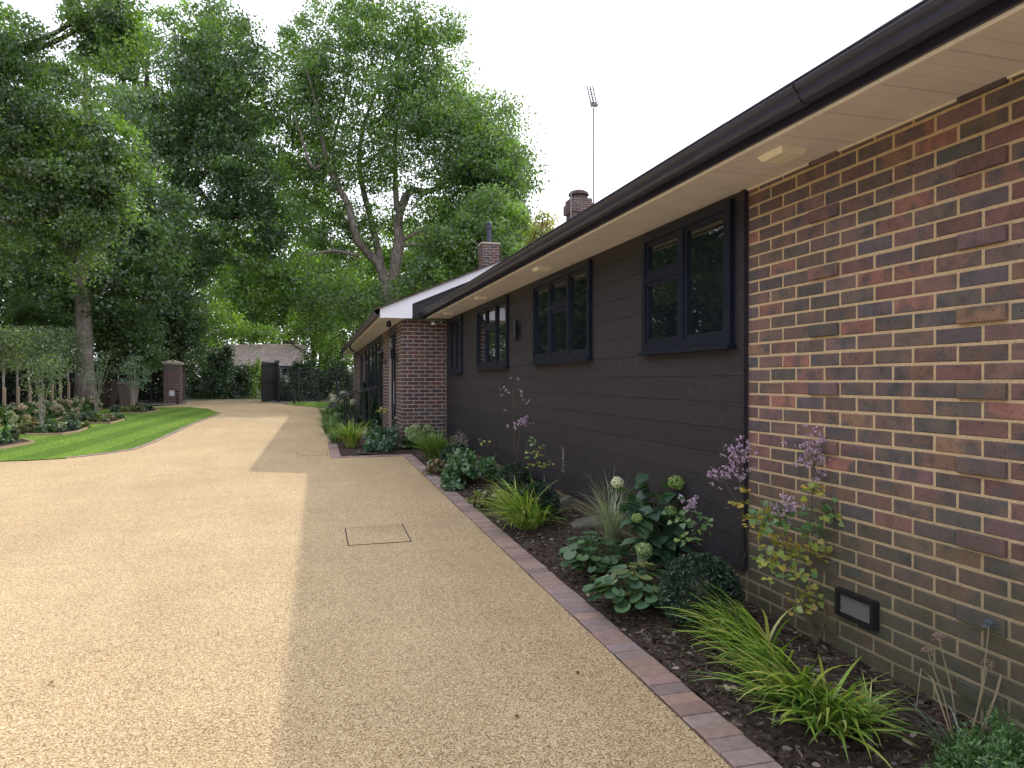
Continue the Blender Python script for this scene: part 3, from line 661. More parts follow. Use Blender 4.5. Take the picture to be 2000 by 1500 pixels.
# manhole covers
def manhole(c, lab):
    pts = [G(*q) for q in c]; s = MB(); f = M['black']; ctr = sum(pts, Vector())/4
    o = thing('manhole_cover', ctr, lab, 'manhole cover'); 
    for i in range(4):
        a, b2 = pts[i], pts[(i+1) % 4]; d = (b2-a).normalized(); nn = Vector((-d.y, d.x, 0))
        s.add([a-nn*.005+Vector((0,0,.004)), b2-nn*.005+Vector((0,0,.004)), b2+nn*.005+Vector((0,0,.004)), a+nn*.005+Vector((0,0,.004))], [(0,1,2,3)])
    s.build('frame', f, o); s = MB(); s.add([p+(ctr-p)*.012+Vector((0,0,.0035)) for p in pts], [(0,1,2,3)]); s.build('tray', M['gravel'], o)
manhole([(680,1066),(803,1058),(785,1024),(674,1033)], 'gravel filled manhole cover outlined on the near drive')
manhole([(580,889),(640,889),(638,881),(578,882.5)], 'thin outlined inspection cover far off by the flower bed corner')
# ------------------------------------------------------------------ trees
def tree(name, label, cat, base, trunk, limbs, env, ncl, cr, nleaf, lsz, pal, barkm='bark', seed=0, group=None, droop=0.0, flat=.65, br=.018, shell=.0, nside=5, lmat='leaf', up=.3, minz=None, stripes=None):
    """trunk/limbs: lists of (Vector, radius); env: list of (centre, (rx,ry,rz), weight)"""
    rg = np.random.default_rng(seed+100)
    t = thing(name, base, label, cat, group)
    tr = MB(); nodes = []; nrad = []
    def smooth(path):
        pts = [Vector(p) for p, _ in path]; rad = [r for _, r in path]; out = []; ro = []
        for i in range(len(pts)-1):
            p0 = pts[max(i-1, 0)]; p1 = pts[i]; p2 = pts[i+1]; p3 = pts[min(i+2, len(pts)-1)]
            for k in range(4):
                u = k/4; out.append(.5*((2*p1)+(p2-p0)*u+(2*p0-5*p1+4*p2-p3)*u*u+(3*p1-p0-3*p2+p3)*u**3)); ro.append(rad[i]+(rad[i+1]-rad[i])*u)
        out.append(pts[-1]); ro.append(rad[-1]); return out, ro
    p, r = smooth(trunk); r[0] *= 1.35; r[1] *= 1.1; tr.tube(p, r, 12); 
    for a, b in zip(p[len(p)//3:], r[len(p)//3:]): nodes.append(a); nrad.append(b)
    for L in limbs:
        p, r = smooth(L); tr.tube(p, r, 9)
        for a, b in zip(p, r): nodes.append(a); nrad.append(b)
    tr_o = tr.build('trunk', M[barkm], t, smooth=True)
    # clump centres
    wts = np.array([e[2] for e in env], float); wts /= wts.sum(); cc = []
    while len(cc) < ncl:
        e = env[rg.choice(len(env), p=wts)]; d = rg.normal(size=3); d /= np.linalg.norm(d); rr = (shell + (1-shell)*rg.random())**(1/2.2)
        q = np.array(e[0]) + d*rr*np.array(e[1])
        if minz is not None and q[2] < minz: continue
        cc.append(q)
    cc = np.array(cc); nd = np.array([tuple(v) for v in nodes]); nr = list(nrad)
    dist = np.linalg.norm(cc[:, None]-nd[None], axis=2).min(1); order = np.argsort(dist)
    bm_ = MB(); nd = [np.array(v) for v in nd]; NA = np.array(nd)
    for i in order:
        c = cc[i]; dd = np.linalg.norm(NA-c, axis=1)*(1+.35*(NA[:, 2] > c[2]+.3)); j = int(dd.argmin()); a = NA[j]; L = np.linalg.norm(c-a)
        if L < .05: continue
        bend = rg.normal(size=3)*L*.1; bend[2] += L*(.12-droop*.3)
        pts = [a, a+(c-a)*.35+bend, a+(c-a)*.7+bend*.8, c]
        r0 = min(nr[j]*.7, br*(.5+L*.55)); rad = [r0, r0*.7, r0*.45, r0*.2]
        bm_.tube(pts, rad, nside if r0 > .03 else 3, cap=False)
        NA = np.vstack([NA, pts[1], pts[2], pts[3]]); nr += rad[1:]
    bm_.build('branches', M[barkm], t, smooth=True)
    # leaves
    k = nleaf; idx = np.repeat(np.arange(ncl), k); n = len(idx)
    cs = cr*rg.uniform(.55, 1.35, ncl)
    off = rg.normal(size=(n, 3)); off /= np.linalg.norm(off, axis=1, keepdims=True)
    off *= (rg.random((n, 1))**.45)*cs[idx][:, None]; off[:, 2] *= flat; off[:, 2] -= droop*np.abs(rg.normal(size=n))*cs[idx]
    Cn = cc[idx]+off
    upv = rg.normal(size=(n, 3)); upv[:, 2] += up*2.2; fwv = rg.normal(size=(n, 3)); fwv[:, 2] -= .35+droop
    pal = np.array(pal); tone = pal[rg.integers(0, len(pal), ncl)]*rg.uniform(.7, 1.45, (ncl, 1))
    mixw = rg.random((n, 1))*.35; cols = tone[idx]*(1-mixw)+pal[rg.integers(0, len(pal), n)]*mixw; cols *= rg.uniform(.75, 1.3, (n, 1))
    scatter('crown', M[lmat], Cn, upv, fwv, lsz*rg.uniform(.6, 1.3, n), rg.uniform(.5, .8, n), np.clip(cols, .004, .9), KITE, t)
    return t
def pw(px, Z): return px*Z/FPX
def E(px, py, Z, rx, ry, w_=1.0, rd=None):
    c = P(px, py, Z); a, b = pw(rx, Z), pw(ry, Z); return (tuple(c), (a, rd or a*.8, b), w_)
def path(Z, *pts):   # (px,py,r[,dZ])
    return [(P(q[0], q[1], Z+(q[3] if len(q) > 3 else 0)), q[2]) for q in pts]
def gbase(px, Z):
    p = P(px, HY, Z); return Vector((p.x, p.y, gz(p.x, p.y)-.05))
PG = [(.075,.138,.045),(.092,.168,.048),(.062,.118,.046),(.11,.185,.05),(.07,.12,.055)]
PB = [(.12,.22,.035),(.15,.26,.04),(.1,.19,.04),(.17,.27,.045)]
PD = [(.036,.075,.03),(.046,.092,.032),(.032,.066,.035),(.058,.11,.036)]
# T1 the big tree behind the house
Z = 42.0; b0 = gbase(765, Z)
tree('plane_tree', 'big grey-barked tree with forked limbs rising behind the far wing roof', 'tree', b0,
     [(b0, .66), (P(762, 600, Z), .55), (P(762, 545, Z), .5)],
     [path(Z,(768,560,0.311),(775,500,0.370),(780,470,0.333),(778,430,0.266),(800,375,0.222),(845,372,0.163,.5),(900,330,0.089,1)),
      path(Z,(755,560,0.311),(742,520,0.281),(715,490,0.266,-.5),(695,460,0.237,-1),(680,400,0.192,-1),(655,355,0.163,-1),(635,300,0.133,-1),(612,180,0.074,-1.5),(590,120,0.037,-2)),
      path(Z,(745,520,0.222),(728,440,0.192,1),(712,380,0.178,1),(702,320,0.148,1),(712,240,0.111,1),(735,180,0.074,1.5),(755,90,0.037,2)),
      path(Z,(700,330,0.111,1),(750,290,0.096,.5),(800,215,0.074),(840,180,0.044),(860,120,0.022)),
      path(Z,(775,410,0.192),(772,330,0.148,1),(775,250,0.111,1.5),(800,160,0.067,2),(815,70,0.030,2)),
      path(Z,(640,310,0.104,-1),(610,330,0.089,-2),(590,270,0.059,-2.5),(575,230,0.037,-3)),
      path(Z,(665,380,0.118,-1),(650,290,0.104,0),(672,200,0.074,.5),(690,90,0.037,1)),
      path(Z,(785,470,0.104),(840,445,0.081,-1),(900,450,0.059,-2),(950,440,0.037,-2.5)),
      path(Z,(775,545,0.089),(800,541,0.074,-1),(850,552,0.037,-2)),
      path(Z,(840,374,0.104,.5),(900,360,0.074,1),(960,350,0.052,1.5),(1010,360,0.030,2)),
      path(Z,(700,500,0.118,-1),(650,490,0.089,-2),(600,500,0.052,-3)),
      path(Z,(775,480,0.096),(840,480,0.074,-1),(880,505,0.044,-2),(900,540,0.022,-2))],
     [E(700,90,Z,130,95,2.2), E(830,150,Z,90,105,1.8), E(600,160,Z,80,110,1.6), E(940,270,Z,95,95,2.0), E(985,350,Z,75,55,1.3), E(760,250,Z,160,110,2.0), E(620,330,Z,90,120,1.5),
      E(900,400,Z,110,60,1.3), E(640,480,Z,100,80,1.2), E(840,60,Z,70,45,.8), E(690,15,Z,90,40,.9), E(880,520,Z,90,50,.8), E(830,560,38,60,45,.8), E(670,590,40,90,60,1.0), E(560,250,Z,70,120,1.0), E(924,305,40,85,75,2.2,3.2), E(980,340,40,70,60,1.2,3), E(880,230,40.5,70,60,1.0,3), E(720,180,Z,200,150,2.0), E(740,340,Z,130,60,.9), E(690,440,43,90,50,.7), E(840,440,43,90,50,.8), E(850,240,Z,110,100,1.2)],
     1750, .95, 78, .18, PG+PB[:2], 'bark', 1, br=.024, up=.2)
def simple(name, label, px, Z, r, top, env, ncl, cr, nl, ls, pal, seed, barkm='bark_dk', cat='tree', lean=0, nlimb=5, **kw):
    b = gbase(px, Z); rg = random.Random(seed)
    tp = P(px+lean, top, Z); tk = [(b, r), (b.lerp(tp, .35)+Vector((rg.uniform(-.2,.2), 0, 0)), r*.8), (b.lerp(tp, .7)+Vector((rg.uniform(-.4,.4), 0, 0)), r*.5), (tp, r*.15)]
    limbs = []
    for i in range(nlimb):
        e = env[i % len(env)]; s = b.lerp(tp, rg.uniform(.3, .75)); c = Vector(e[0])+Vector((rg.uniform(-.4,.4)*e[1][0], rg.uniform(-.5,.5)*e[1][1], rg.uniform(-.2,.5)*e[1][2]))
        limbs.append([(s, r*.45), (s.lerp(c, .4)+Vector((0, 0, .08*(c-s).length)), r*.3), (s.lerp(c, .8), r*.16), (c, r*.06)])
    return tree(name, label, cat, b, tk, limbs, env, ncl, cr, nl, ls, pal, barkm, seed, **kw)
simple('oak_tree', 'dark spreading tree with bare boughs standing behind the open gate', 342, 39, .42, 60,
   [E(430,160,38,95,150,1.8), E(330,260,38,100,150,1.3), E(470,330,38,90,110,1.3), E(400,470,38,130,100,1.4), E(520,420,38,60,90,.7)], 430, .85, 115, .19, PG+PD[:2], 2, nlimb=9)
simple('beech_tree', 'tall tree with a thick straight trunk at the back edge of the lawn', 168, 29, .36, 100,
   [E(150,300,29.5,150,210,2), E(60,450,30,130,140,1.2), E(270,450,30,110,130,1.3), E(200,560,30,130,70,.8)], 430, .72, 115, .16, PG+PD[:2], 3, 'bark', nlimb=9, droop=.1)
simple('hornbeam_tree', 'leafy bough of a nearer tree hanging in from the left with drooping sprays', -330, 17, .4, 60,
   [E(10,130,17,110,110,1.6), E(90,280,17.2,150,130,2.0), E(130,430,17.6,110,110,1.2), E(-60,350,17.6,190,230,1.6), E(225,60,18,85,85,1.1), E(-150,60,17,200,200,1.2), E(210,330,17.6,80,110,.8)], 560, .42, 170, .095, PG+PB[:2]+PD[:2], 4, nlimb=12, droop=.25)
simple('lime_tree', 'bright green backlit tree filling the gap behind the dark gate tree', 628, 64, .3, 240,
   [E(560,400,62,130,170,1.5), E(640,560,62,120,90,1.2), E(480,560,62,120,90,1.2), E(450,250,62,90,130,1)], 480, 1.25, 110, .3, PB+PG[:1], 5)
simple('cherry_tree', 'low full green tree just behind the far wing roof, right of the forked trunk', 930, 37, .25, 470,
   [E(925,480,37,95,50,1.6,3.5), E(960,430,38,70,50,1.0,3.0), E(850,545,37,60,35,.6,3.0)], 260, .8, 100, .18, PG+PB[:2], 31)
simple('lime_tree', 'bright green tree behind the brick chimney with the flue', 900, 66, .5, 380,
   [E(920,470,66,130,75,1.5), E(800,520,66,110,80,1.2), E(980,450,66,60,55,.6)], 320, 1.2, 110, .3, PB, 6)
simple('maple_tree', 'small yellowing tree top beside the corbelled chimney', 1060, 60, .3, 425,
   [E(1055,450,60,42,42,1.2), E(1030,480,60,50,40,1)], 70, .8, 60, .22, [(.3,.28,.07),(.2,.24,.06),(.14,.2,.05),(.3,.22,.07)], 7)
simple('sycamore_tree', 'dense dark tree at the far left behind the pleached row', 40, 36, .4, 220,
   [E(40,450,36,150,180,1.6), E(-120,300,36,150,250,1.4), E(120,620,36,160,70,1.2), E(300,620,36,90,70,.7)], 380, .9, 110, .2, PD+PG[:1], 8, nlimb=6)
simple('ash_tree', 'tall slender tree rising between the gate tree and the trunk by the lawn', 290, 46, .4, 60,
   [E(280,250,46,110,210,1.8), E(310,480,46,110,110,1.2), E(400,90,46,100,90,1), E(240,90,46,60,80,.7)], 330, 1.0, 100, .22, PG+PB[:2], 9, nlimb=7)
# trees left of the frame: they stand beside the drive and show in the window panes
simple('chestnut_tree', 'broad tree standing left of the lawn beside the drive', -420, 24, .4, 100,
   [E(-420,330,24,260,300,2), E(-250,520,24,150,170,1)], 330, .95, 110, .2, PG+PD, 10, nlimb=6)
simple('chestnut_tree', 'broad tree standing far left of the lawn beyond the drive', -900, 20, .4, 100,
   [E(-950,330,20,330,380,2), E(-700,520,20,200,200,1)], 300, 1.0, 110, .22, PG+PD, 11, nlimb=6)
# far wood closing the view
def far_tree(px, Z, top, rx, pal, seed, lab, nm='woodland_tree'):
    hgt = HY-top
    return simple(nm, lab, px, Z, .35, top+20, [E(px, top+hgt*.38, Z, rx, hgt*.38, 1.5), E(px+rx*.3, top+hgt*.7, Z, rx*1.1, hgt*.27, 1)], 200, 1.5, 75, .36, pal, seed, nlimb=4, group='far trees behind the street')
for i, (px, Z, top, rx, pal, lab) in enumerate([(120,75,330,150,PD,'far tree behind the trunk at the left of the lawn'), (330,80,360,130,PG,'far tree above the left gate pillar'), (470,85,420,110,PB,'far bright tree above the tiled roof across the street'),
        (610,85,500,100,PG,'far tree right of the tiled roof across the street'), (730,80,470,90,PG,'far tree behind the fork of the grey-barked tree'), (830,85,480,90,PB,'far tree low behind the wing roof'), (-80,75,250,160,PD,'far tree at the very left edge')]):
    far_tree(px, Z, top, rx, pal, 20+i, lab)
# ------------------------------------------------------------------ bushes, hedges
def bush(name, label, cat, base, rad, n, ls, pal, tmpl=KITE, wid=(.5,.8), lmat='plant', group=None, ncl=0, up=.5, stems=4, stemr=.012, flat=False, leafdown=.1, parts=None):
    """mound of leaves from the ground up: base centre, radii (rx,ry,height)"""
    base = Vector(base); t = thing(name, base, label, cat, group)
    rx, ry, h = rad
    d = rdir(n); d[:, 2] = np.abs(d[:, 2]); rr = rng.random(n)**.33
    if ncl:
        cc = rdir(ncl); cc[:, 2] = np.abs(cc[:, 2]); cc *= rng.uniform(.62, 1.0, (ncl, 1)); i = rng.integers(0, ncl, n)
        q = cc[i]+rng.normal(size=(n, 3))*(.55/ncl**.45); q[:, 2] = np.abs(q[:, 2]); tone = rng.uniform(.75, 1.25, (ncl, 1))[i]
    else: q = d*rr[:, None]; tone = np.ones((n, 1))
    out = q/np.maximum(np.linalg.norm(q, axis=1, keepdims=True), 1e-6)
    Cn = np.array(base)+q*np.array([rx, ry, h]); upv = out+rng.normal(size=(n, 3))*.55; upv[:, 2] += up
    fwv = out*.6+rng.normal(size=(n, 3))*.7; fwv[:, 2] -= leafdown
    cols = pick(pal, n, .2)*tone
    scatter('foliage', M[lmat], Cn, upv, fwv, ls*rng.uniform(.65, 1.25, n), rng.uniform(wid[0], wid[1], n), np.clip(cols, .003, .9), tmpl, t)
    s = MB(); 
    for k in range(stems):
        a = random.uniform(0, 6.28); e = base+Vector((rx*.6*math.cos(a), ry*.6*math.sin(a), h*random.uniform(.5, .8)))
        s.tube([base+Vector((rx*.1*math.cos(a), ry*.1*math.sin(a), -.03)), base.lerp(e, .5)+Vector((0, 0, h*.1)), e], [stemr, stemr*.7, stemr*.3], 5)
    s.build('stems', M['stem'], t); return t
def pbush(name, label, cat, px, py, Z, wpx, hpx, n, ls, pal, depth=None, **kw):
    """bush standing on the ground below pixel column px, size in photo pixels at distance Z; py is its foot"""
    b = P(px, py, Z); zz = gz(b.x, b.y)
    return bush(name, label, cat, (b.x, b.y, zz), (pw(wpx, Z)/2, depth or pw(wpx, Z)/2, pw(hpx, Z)), n, ls, pal, **kw)
LD = [(.03,.065,.03),(.04,.085,.035),(.025,.055,.032),(.055,.105,.04)]
LM = [(.055,.12,.035),(.07,.15,.04),(.05,.1,.035),(.09,.17,.045)]
pbush('laurel_bush', 'big dark rounded evergreen bush across the street seen through the open gate', 'bush', 430, 778, 42.5, 135, 96, 15000, .13, LD, depth=2.0, ncl=60)
pbush('laurel_bush', 'smaller light green bush at the right foot of the big dark evergreen bush', 'bush', 497, 778, 43, 40, 70, 2600, .12, PB, depth=.8, ncl=20)
pbush('holly_hedge', 'dark clipped hedge behind the railings right of the gate', 'hedge', 592, 784, 38, 96, 76, 14000, .1, LD, depth=1.0, ncl=60)
pbush('holly_hedge', 'dark hedge end standing beyond the far corner of the wing', 'hedge', 662, 784, 39, 80, 70, 9000, .1, LD+LM[:1], depth=1.0, ncl=40)
pbush('hazel_bush', 'light green bush over the hedge beside the far wing gutter', 'bush', 640, 770, 41, 110, 150, 9000, .15, PB, depth=1.6, ncl=40)
for i, (px, Z, wd, h, lab) in enumerate([(225,36.5,110,125,'dark shrub behind the two brown bins'), (292,37,80,120,'dark shrub between bins and gate pillar'), (120,32.5,130,110,'dark shrub behind the pleached row, right part'), (20,31,150,115,'dark shrub behind the pleached row, left part'),
        (-110,30,170,130,'dark shrub left of the pleached row'), (395,46,120,140,'tall dark shrub across the street above the evergreen bush'), (-300,27,240,190,'dark shrub at the left beyond the lawn'), (-560,24,300,230,'dark shrub farther left beyond the lawn'), (-900,20,380,260,'dark shrub far left beside the drive')]):
    pbush('evergreen_shrub', lab, 'bush', px, 790, Z, wd*1.15, h, 9000, .15, LD+PD[:2], depth=1.4, ncl=50, lmat='leaf', group='evergreen shrubs along the boundary')
# hanging understorey of hazel in front of the beech
for i, (px, Z, foot, top, wd, pal, lab) in enumerate([(245,31,735,600,110,PG,'low leafy tree over the brown bins'), (350,36,720,560,90,PG+PD,'low leafy tree drooping over the left gate pillar'), (70,33,700,560,140,PG,'low leafy tree above the pleached row')]):
    simple('hazel_tree', lab, px, Z, .09, (foot+top)/2, [E(px, (foot+top)/2, Z, wd*.6, (foot-top)*.55, 1)], 150, .6, 75, .13, pal, 60+i, nlimb=4, group='low leafy trees at the boundary')
simple('hazel_tree', 'light leafy tree whose low boughs hang before the tiled roof across the street', 618, 41, .07, 610,
   [E(500,650,41,80,16,1), E(420,630,41,50,45,1), E(600,640,41,50,50,.9)], 130, .6, 60, .14, PB+PG[:2], 66, nlimb=4, group='low leafy trees at the boundary')
hg = thing('reflection_hedge', (-18, 10, .1), 'tall evergreen hedge added out of view on the left to darken the window panes', 'hedge'); n = 80000  # unseen hedge, added to keep bright sky out of the window reflections
hq = np.c_[-18.5+rng.uniform(-1.2, 1.2, n), rng.uniform(-8, 46, n), rng.uniform(0, 1, n)**.9*9.5]
scatter('foliage', M['leaf'], hq, rdir(n), rdir(n), .32*rng.uniform(.6, 1.3, n), .6, pick(PD+LD, n, .3), KITE, hg)
s = MB(); 
for k in range(18): s.tube([(-18.5, -7+3*k, -.1), (-18.5, -7+3*k, 8.5)], [.12, .03], 6)
s.build('trunks', M['bark_dk'], hg)
# the boundary: dark close boarded fence, railings, gate
def at(px, Z, dz=0): p = P(px, HY, Z); return Vector((p.x, p.y, gz(p.x, p.y)+dz))
def board_fence(name, label, a, b, h, mat, cat='fence'):
    t = thing(name, a, label, cat); d = (b-a); L = d.length; d.normalize(); s = MB(); k = 0
    while k*.15 < L:
        o = a+d*(k*.15); s.obox(o, d*.143, Vector((-d.y, d.x, 0))*.02, (0, 0, h+random.uniform(-.01, .01))); k += 1
    s.build('boards', mat, t); s = MB()
    for q in (.3, h-.3): s.obox(a+Vector((0, 0, q))+Vector((-d.y, d.x, 0))*.021, d*L, Vector((-d.y, d.x, 0))*.04, (0, 0, .09))
    s.build('rail', mat, t); return t
board_fence('board_fence', 'black close boarded fence behind the bins and pleached trees', at(-260, 28.5), at(262, 32.5), 2.0, M['dkwood'])
def railing(label, a, b, h, n, posts):
    t = thing('railing_fence', a, label, 'railings'); d = b-a; s = MB()
    for q in (.12, h-.1): s.tube([a+Vector((0,0,q)), b+Vector((0,0,q))], .02, 5)
    s.build('rail', M['black'], t); s = MB()
    for i in range(n):
        p = a+d*((i+.5)/n); s.tube([p+Vector((0,0,.03)), p+Vector((0,0,h))], .011, 4)
    s.build('bars', M['black'], t)
    for f in posts:
        s = MB(); p = a+d*f; s.tube([p-Vector((0,0,.05)), p+Vector((0,0,h+.1))], .05, 6); s.build('post', M['black'], t)
    return t
railing('black iron railings between the bins and the brick gate pillar', at(264, 33.2), at(322, 34.2), 1.75, 22, (0, .5))
railing('black iron railings in front of the hedge right of the gate', at(545, 36.2), at(686, 35.2), 1.6, 40, (0, .28, .55, .8))
gp = thing('gate_pillar', at(338, 34.2), 'square brick gate pillar with a pale cap on the left of the entrance', 'gate pillar')
c = at(338, 34.2); hh = .36; zt_ = 1.5+(745-712)/FPX*34.2
s = MB(); s.box((c.x-hh+.004, c.y-hh+.004, c.z-.1), (c.x+hh-.004, c.y+hh-.004, zt_)); so_ = s.build('shaft', M['mortar_plain'], gp)
m = MB(); bricks(m, (c.x-hh, c.y-hh, 0), (1, 0, 0), (0, -1, 0), 2*hh, c.z, zt_, bc_pil, 0); bricks(m, (c.x-hh, c.y-hh, 0), (0, 1, 0), (-1, 0, 0), 2*hh, c.z, zt_, bc_pil, 1); bricks(m, (c.x+hh, c.y-hh, 0), (0, 1, 0), (1, 0, 0), 2*hh, c.z, zt_, bc_pil, 1)
m.build('brickwork', M['brick_plain'], so_)
s = MB(); e = hh+.06; s.box((c.x-e, c.y-e, zt_), (c.x+e, c.y+e, zt_+.1)); s.add([(c.x-e,c.y-e,zt_+.1),(c.x+e,c.y-e,zt_+.1),(c.x+e,c.y+e,zt_+.1),(c.x-e,c.y+e,zt_+.1),(c.x,c.y,zt_+.24)],[(0,1,4),(1,2,4),(2,3,4),(3,0,4)]); s.build('pillar_cap', M['cap'], gp)
s = MB(); s.box((c.x-.1, c.y-hh-.02, c.z+.35), (c.x+.12, c.y-hh-.006, c.z+.6)); s.build('sign_plate', M['whitep'], gp)
def leaf_gate(label, a, b, h):
    t = thing('driveway_gate', a, label, 'gate', 'driveway gate leaves'); d = (b-a); L = d.length; d.normalize(); nn = Vector((-d.y, d.x, 0)); s = MB(); k = 0
    while k*.12 < L-.05: s.obox(a+d*(k*.12)+Vector((0,0,.06)), d*min(.114, L-k*.12), nn*.03, (0,0,h)); k += 1
    s.build('boards', M['dkwood'], t); s = MB()
    for q in (.06, h*.5, h-.06): s.obox(a+nn*.031+Vector((0,0,q)), d*L, nn*.05, (0,0,.12))
    for q in (0, L-.1): s.obox(a+d*q+nn*.082+Vector((0,0,.06)), d*.1, nn*.02, (0,0,h+.02))
    s.build('gate_frame', M['black'], t); return t
leaf_gate('left black boarded gate leaf folded open beside the brick pillar', at(352, 34.4), at(363, 37.4), 1.95)
leaf_gate('right black boarded gate leaf standing open by the hedge', at(538, 36.5), at(510, 34.2), 1.93)
t = thing('gate_post', at(541, 36.7), 'thick black post at the hinge of the right gate leaf', 'post'); p = at(541, 36.7); s = MB(); s.box((p.x-.1, p.y-.1, p.z), (p.x+.1, p.y+.1, p.z+2.05)); s.box((p.x-.12, p.y-.12, p.z+2.05), (p.x+.12, p.y+.12, p.z+2.1)); s.build('shaft', M['black'], t)
for px, Z, lab in ((347, 33.0, 'short black bollard light in front of the brick gate pillar'), (575, 33.5, 'short black bollard light on the far lawn by the hedge'), (590, 35.0, None)):
    if not lab: continue
    p = at(px, Z); t = thing('bollard_light', p, lab, 'bollard', 'bollard lights by the gate'); s = MB(); s.tube([p, p+Vector((0,0,.5))], .055, 10); s.build('post', M['black'], t)
    s = MB(); s.tube([p+Vector((0,0,.56)), p+Vector((0,0,.64))], .07, 10); s.tube([p+Vector((0,0,.5)), p+Vector((0,0,.56))], .03, 8); s.build('head', M['black'], t)
# wheelie bins
def bin_(px, Z, label, open_=0, mt='binbrown'):
    p = at(px, Z); t = thing('wheelie_bin', p, label, 'wheelie bin', 'brown wheelie bins'); R0, F0 = Vector((CT, -ST, 0)), Vector((ST, CT, 0))
    def ringp(wd, dp, z): return [p+R0*a*wd+F0*b*dp+Vector((0,0,z)) for a, b in ((-1,-1),(1,-1),(1,1),(-1,1))]
    s = MB(); a = ringp(.21, .26, .06); b = ringp(.27, .33, .95); c_ = ringp(.3, .35, .95); d = ringp(.3, .35, 1.0)
    s.add(a+b, [(3,2,1,0),(0,1,5,4),(1,2,6,5),(2,3,7,6),(3,0,4,7)]); s.add(c_+d, [(3,2,1,0),(4,5,6,7),(0,1,5,4),(1,2,6,5),(2,3,7,6),(3,0,4,7)]); s.build('body', M[mt], t)
    s = MB(); a = ringp(.31, .36, 1.003); b = ringp(.29, .34, 1.05+.03*open_); b2 = ringp(.2, .24, 1.085+.03*open_); s.add(a+b+b2, [(3,2,1,0),(0,1,5,4),(1,2,6,5),(2,3,7,6),(3,0,4,7),(4,5,9,8),(5,6,10,9),(6,7,11,10),(7,4,8,11),(8,9,10,11)]); 
    s.tube([p-R0*.24+F0*.4+Vector((0,0,.98)), p+R0*.24+F0*.4+Vector((0,0,.98))], .015, 6); s.build('lid', M[mt], t)
    for sg in (-1, 1):
        s = MB(); q = p+R0*.25*sg+F0*.2+Vector((0,0,.1)); s.tube([q-R0*.025, q+R0*.025], .1, 12); s.build('wheel', M['black'], t)
bin_(213, 31.0, 'darker brown wheelie bin, left of two by the fence', 1, 'bindark'); bin_(251, 29.6, 'paler brown wheelie bin, right of two by the fence')
# neighbour's house across the street
nb = thing('neighbour_bungalow', at(520, 58), 'cream bungalow with a wide brown tiled roof across the street', 'house')
R0, F0 = Vector((CT, -ST, 0)), Vector((ST, CT, 0)); o = at(395, 58)
def zof(py, Z): return HC+(HY-py)/FPX*Z
W_ = pw(215, 58); ev = zof(714, 58)
s = MB(); s.obox(o+F0*.6+R0*.4, R0*(W_-.8), F0*6, (0, 0, ev-o.z)); s.build('wall', M['render'], nb)
s = MB(); rid = zof(673, 62); L_ = W_-pw(15, 58); k = 18
for i in range(k):
    f0, f1 = i/k, (i+1)/k+.01; za, zb = ev+(rid-ev)*f0, ev+(rid-ev)*f1; a = o-R0*.3+F0*4*f0; b = o-R0*.3+F0*4*f1
    inr = pw(10, 58)*f0
    s.add([Vector((a.x, a.y, za+.04)), Vector(((a+R0*(L_-inr)).x, (a+R0*(L_-inr)).y, za+.04)), Vector(((b+R0*(L_-inr)).x, (b+R0*(L_-inr)).y, zb)), Vector((b.x, b.y, zb)),
           Vector((a.x, a.y, za-.07)), Vector(((a+R0*(L_-inr)).x, (a+R0*(L_-inr)).y, za-.07))], [(0,1,2,3), (4,5,1,0)], (1, 1, 1))
s.build('roof', plain('weathered_brown_tile', (.38,.32,.29), .9, .2, var=.35, nscale=3, bst=.3), nb)
s = MB(); s.obox(o+Vector((0,0,ev-o.z-.16))-F0*.02, R0*(L_-.3), F0*.03, (0,0,.13)); s.build('gutter', M['gutter'], nb)
for px in (430, 470, 500, 545, 580):
    q = at(px, 58)+F0*.56; q.z = zof(735, 58); s = MB(); s.obox(q, R0*1.1, F0*.03, (0, 0, .72)); wo = s.build('window', M['white'], nb); s = MB()
    for j in range(2): s.obox(q+R0*(.08+.5*j)-F0*.006+Vector((0,0,.08)), R0*.44, F0*.005, (0, 0, .56))
    s.build('pane', M['glass'], wo)
q = at(553, 62.5); s = MB(); s.obox(Vector((q.x, q.y, rid-.5)), R0*1.1, F0*.8, (0, 0, .9)); s.build('chimney', M['tile'], nb)
# pleached trees with stakes
for i, (px, Z) in enumerate([(7,20.5),(34,21.5),(57,22.6),(82,23.8),(101,25),(117,26.2),(133,27.5)]):
    ordn = ['leftmost', 'second', 'third', 'fourth', 'fifth', 'sixth', 'rightmost'][i]
    b = at(px, Z); t = thing('pleached_tree', b, f'{ordn} of the pleached trees on pale straight stems above the hydrangeas', 'tree', 'pleached trees in a row')
    s = MB(); h = zof(700, Z)-b.z; s.tube([b, b+Vector((0,0,h))], [.035, .03], 7); s.build('trunk', M['birch'], t)
    s = MB(); q = b+R0*.07-F0*.05; s.tube([q, q+Vector((0,0,h*.55))], .035, 6); s.build('stake', M['timber'], t)
    n = 1050; cz_ = (zof(642, Z)+zof(722, Z))/2; hz = (zof(642, Z)-zof(722, Z))/2
    u = rng.uniform(-1, 1, (n, 3)); u += rng.normal(size=(n, 3))*.1; Cn = np.array([b.x, b.y, cz_])+u[:, :1]*np.array(R0)*.62+u[:, 1:2]*np.array(F0)*.35+np.c_[np.zeros(n), np.zeros(n), u[:, 2]*hz]
    scatter('crown', M['leaf'], Cn, rdir(n, .8), rdir(n, -.4), .095*rng.uniform(.6, 1.3, n), rng.uniform(.45, .7, n), pick([(.08,.12,.055),(.1,.15,.07),(.06,.1,.05),(.14,.18,.09)], n, .3), KITE, t)
